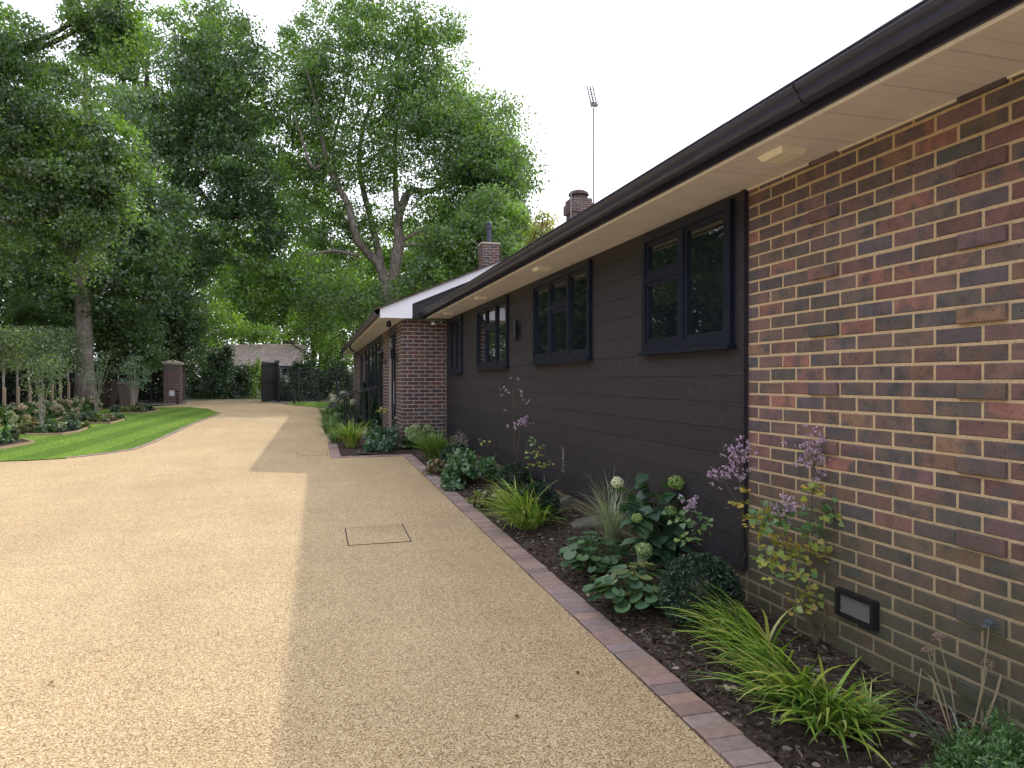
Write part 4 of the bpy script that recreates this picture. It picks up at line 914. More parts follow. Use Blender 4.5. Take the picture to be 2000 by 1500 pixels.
# flowering hydrangea border under them
HB = [(-60,830,19),(-20,826,20),(14,822,21),(48,816,22),(80,811,23.2),(110,806,24.5),(138,802,26),(163,798,27.5)]
for i, (px, py, Z) in enumerate(HB):
    p = at(px, Z-.6); r_ = .62
    t = bush('hydrangea_bush', f"{['first','second','third','fourth','fifth','sixth','seventh','eighth'][i]} hydrangea from the left in the low border with cream and pink flower heads", 'hydrangea', p, (r_, .5, .56), 900, .11, LM, group='hydrangeas below the pleached trees')
    for k in range(26):
        a, el = random.uniform(0, 6.28), random.uniform(.1, 1.0); c = p+Vector((math.cos(a)*math.cos(el)*r_*1.05, math.sin(a)*math.cos(el)*.55, math.sin(el)*.6)); n = 40; d = rdir(n, .2)
        scatter('flower_head', M['petal'], np.array(c)+d*.07*rng.uniform(.7, 1, (n, 1)), d, rdir(n), .05, 1.0, pick(random.choice([[(.5,.46,.28),(.55,.5,.36)], [(.42,.3,.2),(.45,.35,.24)], [(.4,.42,.22),(.46,.48,.28)]]), n, .12), KITE, t)
# island beds in the lawn
def bed(name, outl, lab_edge):
    pts = [gl(*q) for q in outl]; sheet(name, pts, .03, M['soil']); s = MB()
    for (a, b) in zip(pts[:-1], pts[1:]):
        a, b = Vector((*a, gz(*a))), Vector((*b, gz(*b))); d = (b-a); nn = Vector((-d.y, d.x, 0)).normalized()*.035; s.obox(a-nn*.5, d, nn, (0, 0, .06))
    s.build('timber_edging', M['timber'], None, label=lab_edge, cat='edging')
ga = np.array([tuple(q) for q in lawn]); n = 90000; bx = rng.uniform(ga[:, 0].min(), ga[:, 0].max(), n); by = rng.uniform(ga[:, 1].min(), ga[:, 1].max(), n)
ins = np.zeros(n, bool); jj = len(ga)-1
for ii in range(len(ga)):
    c_ = ((ga[ii, 1] > by) != (ga[jj, 1] > by)) & (bx < (ga[jj, 0]-ga[ii, 0])*(by-ga[ii, 1])/(ga[jj, 1]-ga[ii, 1]+1e-12)+ga[ii, 0]); ins ^= c_; jj = ii
bx, by = bx[ins], by[ins]; n = len(bx)
scatter('grass_blades', M['plant'], np.c_[bx, by, SL*by+.02], rdir(n), rdir(n, 1.6), .03*rng.uniform(.5, 1.2, n), .2, pick([(.12,.22,.035),(.15,.25,.045),(.1,.19,.03)], n, .12), KITE, kind='stuff')
bed('island_bed', [(-60,890),(0,879.5),(40,872),(66,867),(45,862),(-60,862)], 'pale timber edge of the bed at the left edge of the lawn')
bed('island_bed', [(50,851),(120,851),(150,846),(170,839),(120,830),(40,832),(20,842)], 'pale timber edge of the second bed in the lawn')
bed('island_bed', [(150,829),(215,829),(247,820),(220,812),(130,814),(110,822)], 'pale timber edge of the third bed in the lawn')
bed('island_bed', [(230,808),(285,808.5),(312,803),(290,797.5),(215,799)], 'pale timber edge of the bed nearest the bins')
LV = [[(.06,.12,.05),(.08,.15,.06)], [(.1,.13,.07),(.13,.17,.09)], [(.05,.09,.06),(.07,.12,.08)], [(.11,.16,.04),(.15,.19,.05)], [(.14,.12,.06),(.1,.12,.05)]]
spots = [(5,868,34,26),(28,864,26,24),(-20,872,40,30),(40,846,30,22),(62,848,32,20),(88,849,34,20),(112,846,30,18),(138,843,32,20),(158,838,26,14),(60,836,30,16),(95,834,30,14),
         (140,824,30,18),(165,827,32,18),(190,827,28,18),(212,824,28,16),(232,821,22,13),(180,818,30,14),(225,806,26,14),(248,807,28,14),(270,806,26,15),(290,803,22,12)]
for i, (px, py, wd, h) in enumerate(spots):
    p = G(px, py); Z = (Vector((p.x, p.y, 0)).dot(Vector((ST, CT, 0))))
    big = 'orange-tinted' if i == 9 else ['bright green', 'greyish green', 'blue-green', 'yellow-green', 'brownish green'][i % 5]
    bi = 0 if i < 3 else 1 if i < 11 else 2 if i < 17 else 3
    k = [0, 3, 11, 17][bi]; where = ['bed at the left edge of the lawn', 'second bed in the lawn', 'third bed in the lawn', 'lawn bed nearest the bins'][bi]
    rank = ['first', 'second', 'third', 'fourth', 'fifth', 'sixth', 'seventh', 'eighth'][i-k]
    bush('perennial_plant', f'{big} low plant, {rank} in the {where}', 'plant', p, (pw(wd, Z)/2, pw(wd, Z)/2.4, pw(h, Z)), 520, .085, LV[i % 5] if i != 9 else [(.2,.1,.04),(.12,.14,.05)], group='low plants in the island beds', ncl=9)
# multi stem shrubs
def multistem(px, py, label, nst, htpx, sprd, pal, lf=900, seed=0):
    p = G(px, py); Z = Vector((p.x, p.y, 0)).dot(Vector((ST, CT, 0))); rg = random.Random(seed); limbs = []
    for k in range(nst):
        a = rg.uniform(0, 6.28); sp = pw(sprd, Z)*rg.uniform(.3, 1); h = pw(htpx, Z)*rg.uniform(.7, 1); e = p+Vector((math.cos(a)*sp, math.sin(a)*sp*.7, h))
        limbs.append([(p+Vector((math.cos(a)*.04, math.sin(a)*.04, -.03)), .011), (p.lerp(e, .4)+Vector((-math.cos(a)*.06, 0, .1)), .009), (e, .003)])
    return tree('multistem_shrub', label, 'shrub', p, [(p-Vector((0,0,.05)), .009), (p+Vector((0,0,.3)), .008), (p+Vector((.05,0,pw(htpx,Z)*.8)), .004)], limbs,
         [((p.x, p.y, p.z+pw(htpx, Z)*.68), (pw(sprd, Z)*1.1, pw(sprd, Z)*.8, pw(htpx, Z)*.34), 1)], 26, .28, lf//26, .06, pal, 'birch', seed, br=.006, lmat='leaf')
multistem(80, 838, 'slender multi-stemmed shrub with fine leaves growing from the second lawn bed', 6, 150, 42, [(.08,.13,.07),(.12,.17,.09)], 1500, 71)
multistem(187, 815, 'bare-stemmed young birch with a few leaves in the third lawn bed', 6, 125, 35, [(.08,.14,.09),(.12,.18,.12)], 700, 72)
multistem(262, 803, 'thin grey-green multi-stemmed shrub beside the right bin', 5, 110, 30, [(.1,.16,.12),(.13,.2,.15)], 1500, 73)
# ------------------------------------------------------------------ planting along the wall
def bp(px, py):
    dz = .1; 
    for _ in range(4): p = G(px, py, dz); dz = bedz(p.x, p.y)-gz(p.x, p.y)
    if p.x > XW-.03: p.x = XW-.03
    p.z = bedz(p.x, p.y); return p
def blades(mb, base, n, L, wd, lean, pal, r0=.06, droop=(.9, 2.0), seg=8, az_spread=1.6, up0=(.1, .7)):
    la = math.atan2(lean[1], lean[0])
    for _ in range(n):
        a = la+random.gauss(0, az_spread); l = L*random.uniform(.55, 1.1); aa = random.uniform(0, 6.28); rr = r0*math.sqrt(random.random())
        p = base+Vector((rr*math.cos(aa), rr*math.sin(aa), -.01)); f0 = random.uniform(*up0); f1 = random.uniform(*droop); c = random.choice(pal); k = random.uniform(.75, 1.25); c = tuple(min(.9, x*k) for x in c)
        d = Vector((math.cos(a), math.sin(a), 0)); sd = Vector((-d.y, d.x, 0)); w_ = wd*random.uniform(.6, 1.15); vs_ = []; tw = random.uniform(-.6, .6); curl = random.uniform(-.5, .5)
        for i in range(seg+1):
            u = i/seg; f = f0+(f1-f0)*u**1.3; dd = (d+sd*curl*u).normalized(); 
            ww = w_*(min(1, .45+u*2.2))*(1-u**2.6)*.5+.0003; s_ = (sd*math.cos(tw*u)+Vector((0,0,1))*math.sin(tw*u))*ww
            vs_ += [p-s_, p+s_]; p = p+(dd*math.sin(f)+Vector((0,0,1))*math.cos(f))*(l/seg)
        mb.add(vs_, [(2*i, 2*i+1, 2*i+3, 2*i+2) for i in range(seg)], c)
GRN = [(.24,.4,.07),(.3,.46,.08),(.17,.31,.06),(.4,.5,.11),(.13,.25,.06),(.5,.52,.17)]
def grass(label, base, L, n, wd, lean=(-1, -.3), pal=GRN, name='ornamental_grass', cat='grass plant', group=None, **kw):
    t = thing(name, base, label, cat, group); mb = MB(); blades(mb, base, n, L, wd, lean, pal, **kw); mb.build('blades', M['plant'], t, smooth=True)
    mb = MB(); blades(mb, base, max(8, n//12), L*.6, wd*.8, lean, [(.3,.24,.12),(.38,.32,.18)], **kw); mb.build('dry_blades', M['plant'], t, smooth=True); return t
def merge_bases(t, bases, L, n, wd, lean, pal=GRN, **kw):
    for b in bases:
        mb = MB(); blades(mb, b, n, L, wd, lean, pal, **kw); mb.build('blades', M['plant'], t, smooth=True)
g1 = grass('golden green arching grass at the near end of the bed by the brick wall', bp(1575, 1385), .45, 190, .017, (-1, -.45), r0=.09, az_spread=.7, up0=(.3, 1.1), droop=(1.2, 2.1))
merge_bases(g1, [bp(1625, 1425)], .42, 110, .017, (-.35, -1), r0=.06, az_spread=.8, up0=(.3, 1.1), droop=(1.2, 2.1))
g2 = grass('golden green arching grass in front of the clipped evergreen ball', bp(1470, 1275), .46, 180, .017, (-1, .15), r0=.09, az_spread=.7, up0=(.2, 1.1), droop=(1.1, 2.0))
merge_bases(g2, [bp(1520, 1325)], .42, 120, .017, (-1, -.1), r0=.08, az_spread=.7, up0=(.2, 1.1), droop=(1.1, 2.0))
grass('bright grass tuft leaning over the kerb halfway along the boarded wall', bp(1035, 1030), .6, 420, .015, (-1, -.1), r0=.13, az_spread=.95, up0=(.15, 1.1), droop=(1.1, 2.1))
grass('bright grass tuft near the brick corner at the end of the long bed', bp(852, 898), .65, 340, .018, (-1, -.2), pal=[(.14,.25,.05),(.18,.3,.06),(.1,.19,.045)], r0=.12, az_spread=1.2)
grass('bright yellow-green grass tuft at the corner of the bed before the front door', G(687, 872, .04), .66, 360, .02, (-.8, -.6), r0=.12, az_spread=1.8)
# thin side tuft at lower right of the near grass
grass('small loose grass tuft on bare soil beside the near arching grass', bp(1690, 1415), .22, 26, .011, (.6, -.6), r0=.02, az_spread=1.2)
def ball(label, base, r, n, group='clipped evergreen balls in the bed', ls=.028, pal=None, hs=.95):
    t = thing('box_ball', base, label, 'topiary ball', group); c = np.array(base)+np.array([0, 0, r*hs*.9]); d = rdir(n)
    lump = 1+.07*np.array([noise.noise(Vector(v)*3.1+Vector(base)) for v in d]); rr = (.84+.18*rng.random(n)**.8)*lump
    Cn = c+d*(rr*r)[:, None]*np.array([1, 1, hs]); pal = pal or [(.02,.05,.03),(.028,.065,.035),(.016,.04,.028),(.04,.085,.045),(.05,.1,.05)]
    keep = Cn[:, 2] > base[2]-.01; Cn = Cn[keep]; d = d[keep]; m = len(Cn)
    scatter('foliage', M['plant'], Cn, rdir(m), d+rng.normal(size=(m, 3))*.6, ls*rng.uniform(.6, 1.3, m), rng.uniform(.3, .5, m), pick(pal, m, .22), KITE, t)
    s = MB(); prof = [(r*.8*math.sin(math.pi*k/8)+.001, r*hs*.9-r*.8*hs*math.cos(math.pi*k/8)) for k in range(9)]; s.lathe(tuple(base), prof, 14, (.01,.02,.012)); s.build('dark_core', M['plant'], t); return t  # solid dark core added inside the ball to stop sight through the leaves
ball('dark clipped ball between the scalloped-leaf plants and the brick wall', bp(1368, 1225), .225, 9000)
ball('dark clipped ball just behind the bright grass tuft halfway along', bp(1052, 1015), .2, 6000)
ball('dark clipped ball behind the pale leafy geranium, close to the boards', bp(1005, 962), .19, 5000)
ball('dark clipped ball between the far grass tuft and the leafy geranium', bp(886, 916), .2, 5000)
def leafy(name, label, cat, base, rx, h, n, ls, pal, tmpl, seed=0, flowers=None, stem='stem', wid=1.0, group=None, tilt=.5, hmin=.25, sty=1.0):
    """leaves held on individual stalks from the base"""
    t = thing(name, base, label, cat, group); s = MB(); cs, ups, fws = [], [], []
    for k in range(n):
        a = random.uniform(0, 6.28); f = math.sqrt(random.random()); z = h*(hmin+(1-hmin)*random.random()*(1-.55*f*f)); e = Vector((rx*f*math.cos(a), rx*sty*f*math.sin(a), z))
        s.tube([base, base+e*.55+Vector((0, 0, z*.22)), base+e], [.0028, .002, .0015], 4)
        out = Vector((math.cos(a)*(.25+f), math.sin(a)*(.25+f), 0)).normalized(); cs.append(base+e); up = Vector((out.x*tilt*f, out.y*tilt*f, 1))+Vector((random.gauss(0,.25), random.gauss(0,.25), 0)); ups.append(up)
        fw = out+Vector((random.gauss(0,.3), random.gauss(0,.3), -tilt*f*.8)); fws.append(fw)
    cs, ups, fws = np.array(cs), np.array(ups), np.array(fws)
    scatter('leaves', M['plant'], cs, ups, fws, ls*rng.uniform(.6, 1.2, n), wid, pick(pal, n, .18), tmpl, t); s.build('stems', M['stem'], t)
    return t
def head(t, c, r, n, pal, ls=.012, sq=.85, name='flower_head'):
    d = rdir(n); Cn = np.array(c)+d*r*np.array([1, 1, sq])*rng.uniform(.75, 1.05, (n, 1)); scatter(name, M['petal'], Cn, d, rdir(n), ls*rng.uniform(.7, 1.2, n), .9, pick(pal, n, .15), KITE, t)
SC = [(.08,.17,.085),(.1,.2,.09),(.065,.14,.075),(.13,.25,.11),(.17,.23,.09)]
t = leafy('ladys_mantle', 'low plant with round scalloped green leaves nearest the clipped ball', 'plant', bp(1235, 1190), .27, .3, 150, .09, SC, DISC)
for k in range(4): head(t, t.location+Vector((random.uniform(-.12,.15), random.uniform(-.1,.1), random.uniform(.22,.3))), .028, 90, [(.3,.32,.1),(.35,.34,.12)], .008)
leafy('ladys_mantle', 'darker scalloped-leaf plant behind the first, at the kerb edge', 'plant', bp(1165, 1125), .25, .3, 130, .085, [(.07,.15,.065),(.09,.18,.07),(.055,.12,.06)], DISC)
# hydrangea with big leaves and green-white heads
hb = bp(1300, 1115); HYD = [(.06,.13,.075),(.08,.16,.085),(.05,.11,.07),(.1,.19,.09)]
hy = thing('hydrangea', hb, 'tall large-leaved hydrangea with lime green heads before the boarded wall', 'hydrangea'); Zh = Vector((hb.x, hb.y, 0)).dot(F0)
def hpt(px, py, dz=0): return P(px, py, Zh+dz)
s = MB(); cs, ups, fws = [], [], []
tips = [(1206,950,-.1),(1262,925,0),(1322,950,.05),(1244,1020,-.15),(1308,1008,.0),(1258,1082,-.2),(1345,1000,.08),(1232,985,.05),(1285,965,.1),(1300,1050,-.1),(1240,1060,-.05),(1350,1045,.05),(1275,1000,-.1)]
for px, py, dz in tips:
    e = hpt(px, py, dz); m_ = hb.lerp(e, .5)+Vector((0, 0, .06)); s.tube([hb, m_, e], [.006, .005, .003], 5)
    for k in range(22):
        u = random.uniform(.15, 1.0); q = (hb.lerp(m_, u*2) if u < .5 else m_.lerp(e, u*2-1)); a = random.uniform(0, 6.28); o_ = Vector((math.cos(a), math.sin(a), random.uniform(-.15, .35)))
        cs.append(q+o_*.06); fws.append(o_+Vector((0,0,-.35))); ups.append(Vector((random.gauss(0,.3), random.gauss(0,.3), 1)))
scatter('leaves', M['plant'], np.array(cs), np.array(ups), np.array(fws), .145*rng.uniform(.6, 1.15, len(cs)), 1.0, pick(HYD, len(cs), .18), OVAL, hy)
s.build('stems', M['stem'], hy)
for (px, py, dz), r_, pal in ((tips[0], .042, [(.62,.68,.45),(.7,.74,.52)]), (tips[2], .058, [(.25,.38,.1),(.33,.45,.14)]), (tips[3], .035, [(.3,.42,.12),(.4,.5,.18)]), (tips[4], .05, [(.28,.4,.12),(.2,.32,.1)]), (tips[5], .058, [(.34,.46,.18),(.42,.54,.24)])):
    head(hy, hpt(px, py-8, dz-.03), r_, 420, pal, .016)
# meadow rue: tall airy stems with three-lobed leaflets
RUE_Y = [(.4,.36,.08),(.34,.38,.08),(.5,.38,.09),(.25,.34,.08)]; RUE_G = [(.16,.28,.12),(.2,.32,.1),(.12,.24,.1)]
LIL = [(.5,.36,.52),(.6,.45,.6),(.42,.28,.45),(.68,.55,.66)]
def rue(label, basep, Z, stems, sprays, flowers, lsz=.036):
    t = thing('meadow_rue', basep, label, 'flowering plant'); s = MB(); lines = []
    for pts in stems:
        pp = [basep]+[P(px, py, Z+dz) for px, py, dz in pts]; s.tube(pp, [.004]+[.0028]*(len(pp)-1), 5); lines += [pp[i].lerp(pp[i+1], k/6) for i in range(len(pp)-1) for k in range(6)]
    cs, ups, fws, cl_ = [], [], [], []
    for (px, py, sx, sy, pal) in sprays:
        c = P(px, py, Z+random.uniform(-.06, .06)); j = min(lines, key=lambda q: (q-c).length+(.3 if q.z > c.z else 0)); s.tube([j, j.lerp(c, .5)+Vector((0,0,.02)), c], [.0018, .0014, .001], 4)
        nn = int(9+sx*sy*.013)
        for k in range(nn):
            q = P(px+random.gauss(0, sx*.42), py+random.gauss(0, sy*.42), 1.0); q = c+(P(px+random.gauss(0, sx*.42), py+random.gauss(0, sy*.3), Z)-P(px, py, Z))+F0*random.gauss(0, .03)
            cs.append(q); ups.append(Vector((random.gauss(0,.5), random.gauss(0,.5)-.25, 1))); fws.append((q-c)+Vector((random.gauss(0,.02), random.gauss(0,.02), -.01))); cl_.append(random.choice(pal))
            if k % 2 == 0: s.tube([c, q], [.0009, .0006], 3, cap=False)
    cl_ = np.array(cl_)*rng.uniform(.75, 1.25, (len(cl_), 1)); scatter('leaves', M['plant'], np.array(cs), np.array(ups), np.array(fws), lsz*rng.uniform(.7, 1.2, len(cs)), 1.0, cl_, TRI, t); s.build('stems', M['stem'], t)
    for (px, py, sx, sy, n) in flowers:
        g_ = np.array([tuple(P(px+random.gauss(0, sx*.42), py+random.gauss(0, sy*.42), Z+random.uniform(-.04, .04))) for _ in range(n)]); i = rng.integers(0, n, n*8); C_ = g_[i]+rng.normal(size=(n*8, 3))*.006
        scatter('flower_head', M['petal'], C_, rdir(n*8), rdir(n*8), 0.013, .8, pick(LIL, n*8, .15), KITE, t)
        s = MB(); top = P(px, py+sy*.5, Z)
        for q in g_[::2]: s.tube([top, tuple(q)], [.0009, .0006], 3, cap=False)
        s.build('flower_stalk', M['stem'], t)
rue('tall plant with yellowing lobed leaves and lilac flowers against the brick wall', bp(1592, 1262), 3.62,
    [[(1570,1120,0),(1585,1000,.02),(1592,880,.03)], [(1540,1100,0),(1490,990,.03),(1460,960,.03)], [(1640,1150,.03),(1628,1000,.03)]],
    [(1492,1025,42,45,RUE_Y+RUE_G),(1590,958,40,16,RUE_Y),(1640,1000,60,40,RUE_G+RUE_Y[1:2]),(1525,1010,55,45,RUE_G),(1590,1040,45,35,RUE_G),(1535,1065,60,32,RUE_Y),(1575,1085,70,36,RUE_Y),(1510,1095,30,22,RUE_Y[1:]),(1550,1128,60,28,RUE_Y+RUE_G),(1575,1165,45,30,RUE_Y),(1560,1185,30,20,RUE_Y)],
    [(1590,885,42,62,60),(1535,990,40,32,30)])
rue('lilac-flowered plant standing before the corner trim of the dark boards', bp(1480, 1165), 4.05,
    [[(1462,1060,0),(1448,980,0),(1440,880,0)], [(1450,1000,0),(1412,935,0)]],
    [(1445,984,42,12,RUE_Y),(1456,955,18,12,RUE_Y),(1470,1010,30,20,RUE_Y)], [(1440,895,36,52,75),(1408,932,24,24,18)], .034)
rue('small green lobed-leaf plant with a purple flower right of the hydrangea', bp(1395, 1140), 4.35,
    [[(1360,1060,0),(1350,1000,0)]], [(1340,1010,50,30,RUE_G),(1370,1025,35,26,RUE_G),(1345,1052,40,22,RUE_G)], [(1345,985,26,24,22)], .036)
rue('slender pink-headed plant high against the middle of the dark boards', bp(1012, 985), 7.2,
    [[(1010,900,0),(1016,825,.02)], [(1024,900,0),(1030,860,.02)], [(1005,880,.03),(1003,760,.04)]], [(1042,862,24,18,RUE_G),(1050,880,26,16,RUE_Y[1:]),(1035,888,26,14,RUE_G),(1055,908,28,14,RUE_Y[1:]),(1068,905,14,12,RUE_G)], [(1020,826,20,14,40),(1005,770,40,50,16)], .034)
rue('thin stem with a single pale tuft of leaves far along the dark boards', bp(938, 925), 9.5, [[(940,885,0),(943,862,0)]], [(943,864,14,14,RUE_Y[1:])], [], .034)
# wispy grass, stones, strappy plant
grass('wispy pale grey-green grass beside the flat stones', bp(1195, 1062), .62, 230, .0048, (-.2, -.2), pal=[(.34,.4,.26),(.42,.46,.32),(.26,.33,.22)], name='wispy_grass', r0=.05, droop=(.5, 2.1), az_spread=3, up0=(0, .5))
grass('small strappy green tuft by the kerb next to the flat stones', bp(1150, 1075), .2, 60, .009, (-.5, -.5), pal=[(.1,.2,.08),(.14,.25,.09)], name='strappy_plant', cat='plant', r0=.03, az_spread=3)
t = thing('stone_slab', bp(1160, 1030), 'flat grey-green stone lying on the soil under the wispy grass', 'stone', 'flat stones in the bed')
def stone(t, c, r, hh, sy=.7, ti=.1):
    s = MB(); n = 11; rs = [r*random.uniform(.8, 1.1) for _ in range(n)]; vs_ = []
    for lv, k in ((0, 1), (hh*.8, .98), (hh, .86)): vs_ += [c+Vector((math.cos(6.283*i/n)*rs[i]*k, math.sin(6.283*i/n)*rs[i]*k*sy, lv+ti*math.cos(6.283*i/n)*rs[i])) for i in range(n)]
    s.add(vs_, [(l*n+i, l*n+(i+1) % n, (l+1)*n+(i+1) % n, (l+1)*n+i) for l in (0, 1) for i in range(n)]+[tuple(2*n+i for i in range(n))]); s.build('rock', M['stone'], t)
stone(t, bp(1160, 1025)+Vector((0,0,.0)), .25, .06)
p = bp(1145, 990); t = thing('stone_slab', p, 'upright grey stone slab leaning behind the flat stone by the boards', 'stone', 'flat stones in the bed'); stone(t, p+Vector((0,0,-.02)), .17, .14, .4, .35)
for i, (px, py, lab) in enumerate([(1610,1290,'small pale stone on soil under the yellow-leaved plant'), (1590,1335,'small round pale pebble beside the near arching grass'), (1425,1135,'small pale stone on the soil at the foot of the corner trim'), (1700,1440,'brown pebble on the bare soil at the right')]):
    p = bp(px, py); t = thing('pebble', p, lab, 'pebble', 'pebbles on the soil'); stone(t, p-Vector((0,0,.004)), .014, .018, .8, 0)
bush('geranium_plant', 'broad mound of pale green divided leaves between two clipped balls', 'plant', bp(918, 948), (.4, .4, .42), 2300, .05, [(.1,.2,.09),(.13,.25,.11),(.075,.16,.08)], TRI, wid=(.8, 1.1), ncl=26, stems=6, stemr=.004)
bush('geranium_plant', 'small yellowish mound at the kerb before the pale leafy one', 'plant', bp(955, 985), (.17, .17, .15), 420, .042, [(.2,.26,.08),(.14,.22,.08),(.26,.2,.08)], TRI, wid=(.8, 1.1), ncl=9, stems=3, stemr=.003)
bush('heuchera_plant', 'little reddish brown plant at the kerb near the far grass tuft', 'plant', bp(862, 925), (.2, .2, .15), 380, .05, [(.2,.12,.07),(.14,.13,.06),(.1,.15,.06)], DISC, wid=(.9, 1.0), ncl=9, stems=3, stemr=.003)
t = bush('panicle_hydrangea', 'pale green domed hydrangea at the foot of the brick corner', 'hydrangea', bp(828, 878)+Vector((-.0, .4, 0)), (.36, .34, .42), 600, .09, LM, OVAL, wid=(.9, 1.0), stems=6, stemr=.005, group='pale headed hydrangeas')
for px, py in ((800,842),(812,838),(835,838),(822,848),(842,852),(806,852),(828,858),(850,858)): head(t, P(px, py, 13.3), .105, 300, [(.33,.43,.2),(.42,.5,.26),(.27,.37,.17)], .035)
bush('astilbe_plant', 'dark leafy plant with dusty pink seed heads beside the far clipped ball', 'plant', bp(898, 892), (.22, .22, .3), 600, .045, [(.06,.12,.06),(.08,.15,.08)], TRI, wid=(.8, 1), ncl=14, stems=4, stemr=.004)
for i, (px, py) in enumerate([(888,860),(897,852),(905,858)]): head(bpy.data.objects['astilbe_plant'], P(px, py, 11.2), .07, 90, [(.35,.26,.26),(.42,.34,.32)], .018, 1.4)
s = MB(); q0 = bp(1100, 985); q1 = P(1100, 875, 6.5); t = thing('speedwell', q0, 'single thin curled flower spike standing against the dark boards', 'flowering plant'); s.tube([q0, q0.lerp(q1, .5)+Vector((.02,0,0)), q1], [.003, .002, .001], 4); s.build('stem', M['stem'], t)
n = 120; u = rng.random((n, 1)); scatter('flower_spike', M['petal'], np.array(q1)-np.array([[0,0,.22]])*u+rng.normal(size=(n,3))*.006, rdir(n), rdir(n), .012, .7, pick([(.3,.28,.32),(.4,.36,.38),(.2,.24,.18)], n), KITE, t)
# bottom right corner: feathery bush, blue-grey leaves and dry allium stalks
bush('feathery_bush', 'feathery bright green bush in the near right corner', 'bush', P(1945, 1590, 2.35), (.24, .24, .3), 9000, .022, [(.1,.22,.07),(.14,.28,.08),(.07,.17,.06)], KITE, wid=(.2, .35), ncl=60, stems=5, stemr=.003)
grass('blue-grey strappy leaves spreading over soil by the feathery bush', bp(1855, 1470), .22, 40, .008, (-1, .1), pal=[(.14,.2,.16),(.18,.24,.2)], name='strappy_plant', cat='plant', r0=.04, az_spread=1.4, droop=(1.3, 1.9))
t = thing('allium', bp(1880, 1440), 'dry allium stalks with faded seed heads against the mossy brick', 'flowering plant'); ba = bp(1880, 1445)
for (px, py, dx, pal) in ((1835,1248,-10,[(.42,.28,.25)]), (1813,1275,-25,[(.35,.26,.2)]), (1930,1300,20,[(.36,.28,.2)]), (1975,1250,60,[(.4,.3,.26)]), (1965,1285,50,[(.36,.26,.2)]), (1933,1222,30,[(.2,.24,.3)])):
    e = P(px, py, 2.72); b2 = ba+R0*(dx*.0012); s = MB(); s.tube([b2, b2.lerp(e, .5)+R0*.01, e], [.0032, .0026, .002], 5); s.build('stalk', M['drystem'], t)
    s = MB(); dd = rdir(46, .5)
    for d in dd:
        if d[2] > -.35: s.tube([e, e+Vector(d)*.022], .0007, 3, tuple(pal[0]), cap=False); s.box(tuple(e+Vector(d)*.022-Vector((.002,)*3)), tuple(e+Vector(d)*.022+Vector((.002,)*3)), tuple(pal[0]))
    s.build('seed_head', M['petal'], t)
s = MB(); qs = [bp(1860, 1440), bp(1800, 1380)+Vector((0,0,.16)), bp(1790, 1400)+Vector((0,0,.02))]; t = thing('dry_leaf_blade', qs[0], 'long bleached dead leaf arching over the soil at the right', 'dead leaf')
s.tube([qs[0], qs[0].lerp(qs[1], .6)+Vector((0,0,.06)), qs[1], qs[2]], [.003, .0035, .003, .001], 4); s.build('blade', M['drystem'], t)
# planting in front of the far wing
def hp(px, Z): p = P(px, HY, Z); return Vector((p.x, p.y, gz(p.x, p.y)+.03))
bush('geranium_plant', 'blue-green leafy mound beside the yellow-green grass at the bed corner', 'plant', hp(748, 13.3), (.33, .3, .48), 1500, .06, [(.08,.17,.09),(.11,.22,.12),(.06,.13,.08)], OVAL, wid=(.8, 1.0), ncl=24, stems=6, stemr=.004)
bush('fleabane_plant', 'small white-flowered plant at the foot of the brick pillar', 'plant', hp(772, 13.6), (.17, .17, .5), 500, .04, [(.07,.13,.07),(.4,.42,.45),(.09,.16,.1)], TRI, wid=(.8, 1.0), ncl=14, stems=4, stemr=.004)
def cone(label, px, Z, w_, h):
    b = hp(px, Z); t = thing('topiary_cone', b, label, 'topiary cone', 'clipped cones before the wing'); n = 5500; u = rng.random(n)**.8; a = rng.uniform(0, 6.283, n); r_ = w_/2*(1-u)**.8*rng.uniform(.8, 1.05, n)+.01
    Cn = np.array(b)+np.c_[r_*np.cos(a), r_*np.sin(a), u*h]; d = np.c_[np.cos(a), np.sin(a), np.full(n, .7)]
    scatter('foliage', M['plant'], Cn, rdir(n), d+rng.normal(size=(n,3))*.4, .04*rng.uniform(.6,1.2,n), .4, pick([(.02,.055,.035),(.03,.075,.045),(.045,.095,.055)], n, .2), KITE, t)
    s = MB(); s.lathe(tuple(b), [(.03,-.02),(.03,.1),(w_*.38,.12),(.01,h*.93)], 10, (.012,.02,.014)); s.build('dark_core', M['plant'], t)  # solid dark core added inside the cone behind its leaves
cone('nearer dark clipped cone beside the front door step', 732, 15.4, .4, .95); cone('farther dark clipped cone behind the handrail', 712, 19.8, .5, 1.2)
ball('low dark ball behind the handrail posts', hp(692, 17.0), .26, 3500, 'clipped evergreen balls in the bed'); ball('dark ball at the far end of the wing bed', hp(657, 23), .33, 2500, 'clipped evergreen balls in the bed')
for i, (px, Z, w_, h, lab) in enumerate([(646,17.2,.6,.35,'spreading green grass by the kerb beside the handrail'), (643,19.5,.6,.35,'green grassy plant by the kerb past the handrail'), (640,22.5,.7,.35,'green grassy plant by the kerb, farthest along the wing'), (660,14.9,.5,.3,'pale grassy plant on the bed edge before the handrail')]):
    grass(lab, hp(px, Z), w_*.8, 190, .02, (-1, -.3), pal=[(.14,.24,.09),(.19,.3,.11),(.1,.18,.07)], group='grassy plants by the wing kerb', r0=.16, az_spread=2)
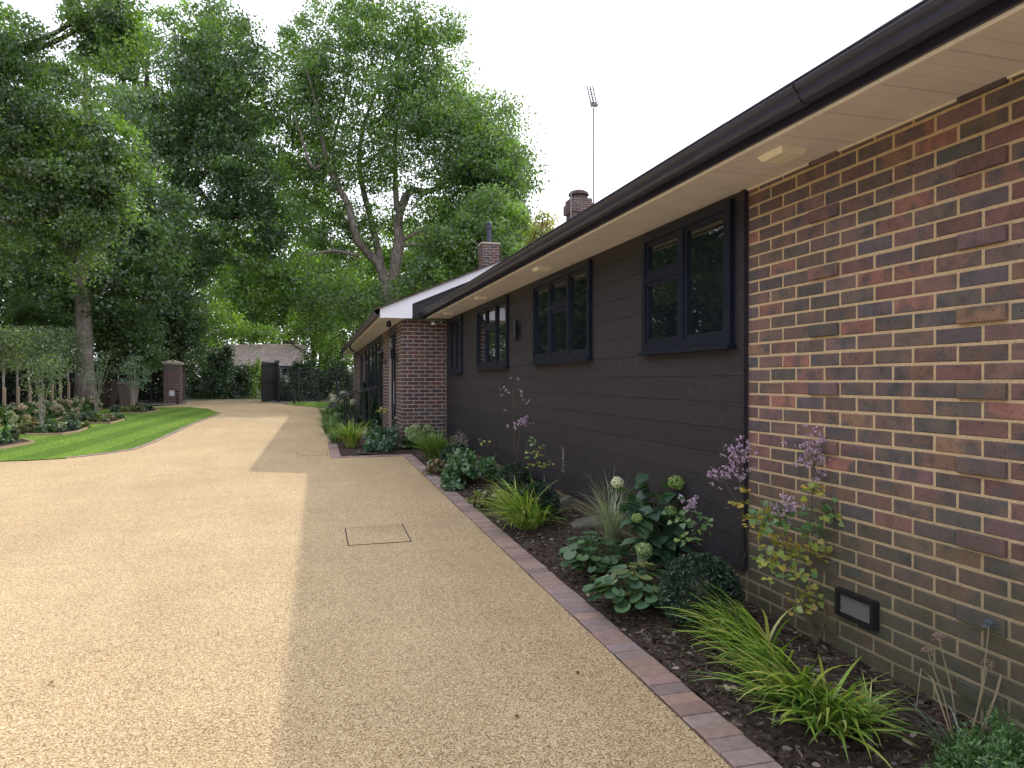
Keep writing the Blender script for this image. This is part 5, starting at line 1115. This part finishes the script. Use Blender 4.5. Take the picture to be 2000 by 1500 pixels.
for px, Z, lab in ((676, 20.5, 'white-headed hydrangea behind the handrail'), (668, 24, 'white-headed hydrangea at the far end of the wing bed')):
    t = bush('panicle_hydrangea', lab, 'hydrangea', hp(px, Z), (.4, .4, .75), 700, .09, LM, OVAL, wid=(.9, 1), group='pale headed hydrangeas', stems=5, stemr=.005)
    for k in range(7): head(t, hp(px, Z)+Vector((random.uniform(-.38,.2), random.uniform(-.4,.3), random.uniform(.5,.8))), .08, 120, [(.5,.55,.38),(.6,.62,.48)], .03)
rue('small plant with pale yellow heads beside the nearer clipped cone', hp(748, 14.6), 14.5, [[(748,840,0),(744,806,0)]], [(742,804,16,7,RUE_Y[1:]),(750,800,10,5,RUE_Y[1:])], [], .05)
# fallen leaves scattered on the drive
FL = [(445,1050,'left of the manhole cover'),(612,945,'above and left of the manhole cover at the shadow edge'),(700,955,'just beyond the manhole cover'),(880,1035,'right of the manhole cover by the kerb'),(1128,1315,'in the shaded foreground near the kerb'),(745,935,'in front of the bed corner'),
      (560,1190,'in the sunny foreground beside the shadow edge'),(98,1335,'in the sunny foreground at the far left'),(232,935,'close to the lawn edge'),(540,948,'in the sun before the wing shadow'),(930,1068,'at the kerb below the bright grass tuft'),(430,905,'on the sunny drive off the tip of the lawn'),(1010,1400,'in the shade at the bottom of the picture')]
for i, (px, py, lab) in enumerate(FL):
    p = G(px, py, .006); t = MB(); Tv, Tf = OVAL; a = random.uniform(0, 6.28); z_ = random.uniform(.018, .034); t.add([(p.x+z_*(v[0]*math.cos(a)-v[1]*math.sin(a)), p.y+z_*(v[0]*math.sin(a)+v[1]*math.cos(a)), p.z+z_*(v[2]*1.2+.12)) for v in Tv], Tf, random.choice([(.12,.07,.035),(.08,.05,.03),(.2,.13,.06)]))
    t.build('fallen_leaf', M['petal'], None, label='small curled brown leaf '+lab, cat='leaf', group='fallen leaves on the drive')
# fine plant litter along the kerb and over the drive
n = 900; xs = KX0-np.abs(rng.normal(size=n))*.22; xs[500:] = rng.uniform(-8, 1.5, n-500); yy = rng.uniform(1.5, 20, n); xs[(yy > YB) & (xs > .2)] -= 1.6
scatter('leaf_litter', M['petal'], np.c_[xs, yy, SL*yy+.006], rdir(n, 2), rdir(n)*np.array([1,1,.1]), rng.uniform(.005, .014, n), rng.uniform(.3, .7, n), pick([(.1,.07,.035),(.16,.11,.06),(.05,.035,.02)], n, .2), OVAL, kind='stuff')
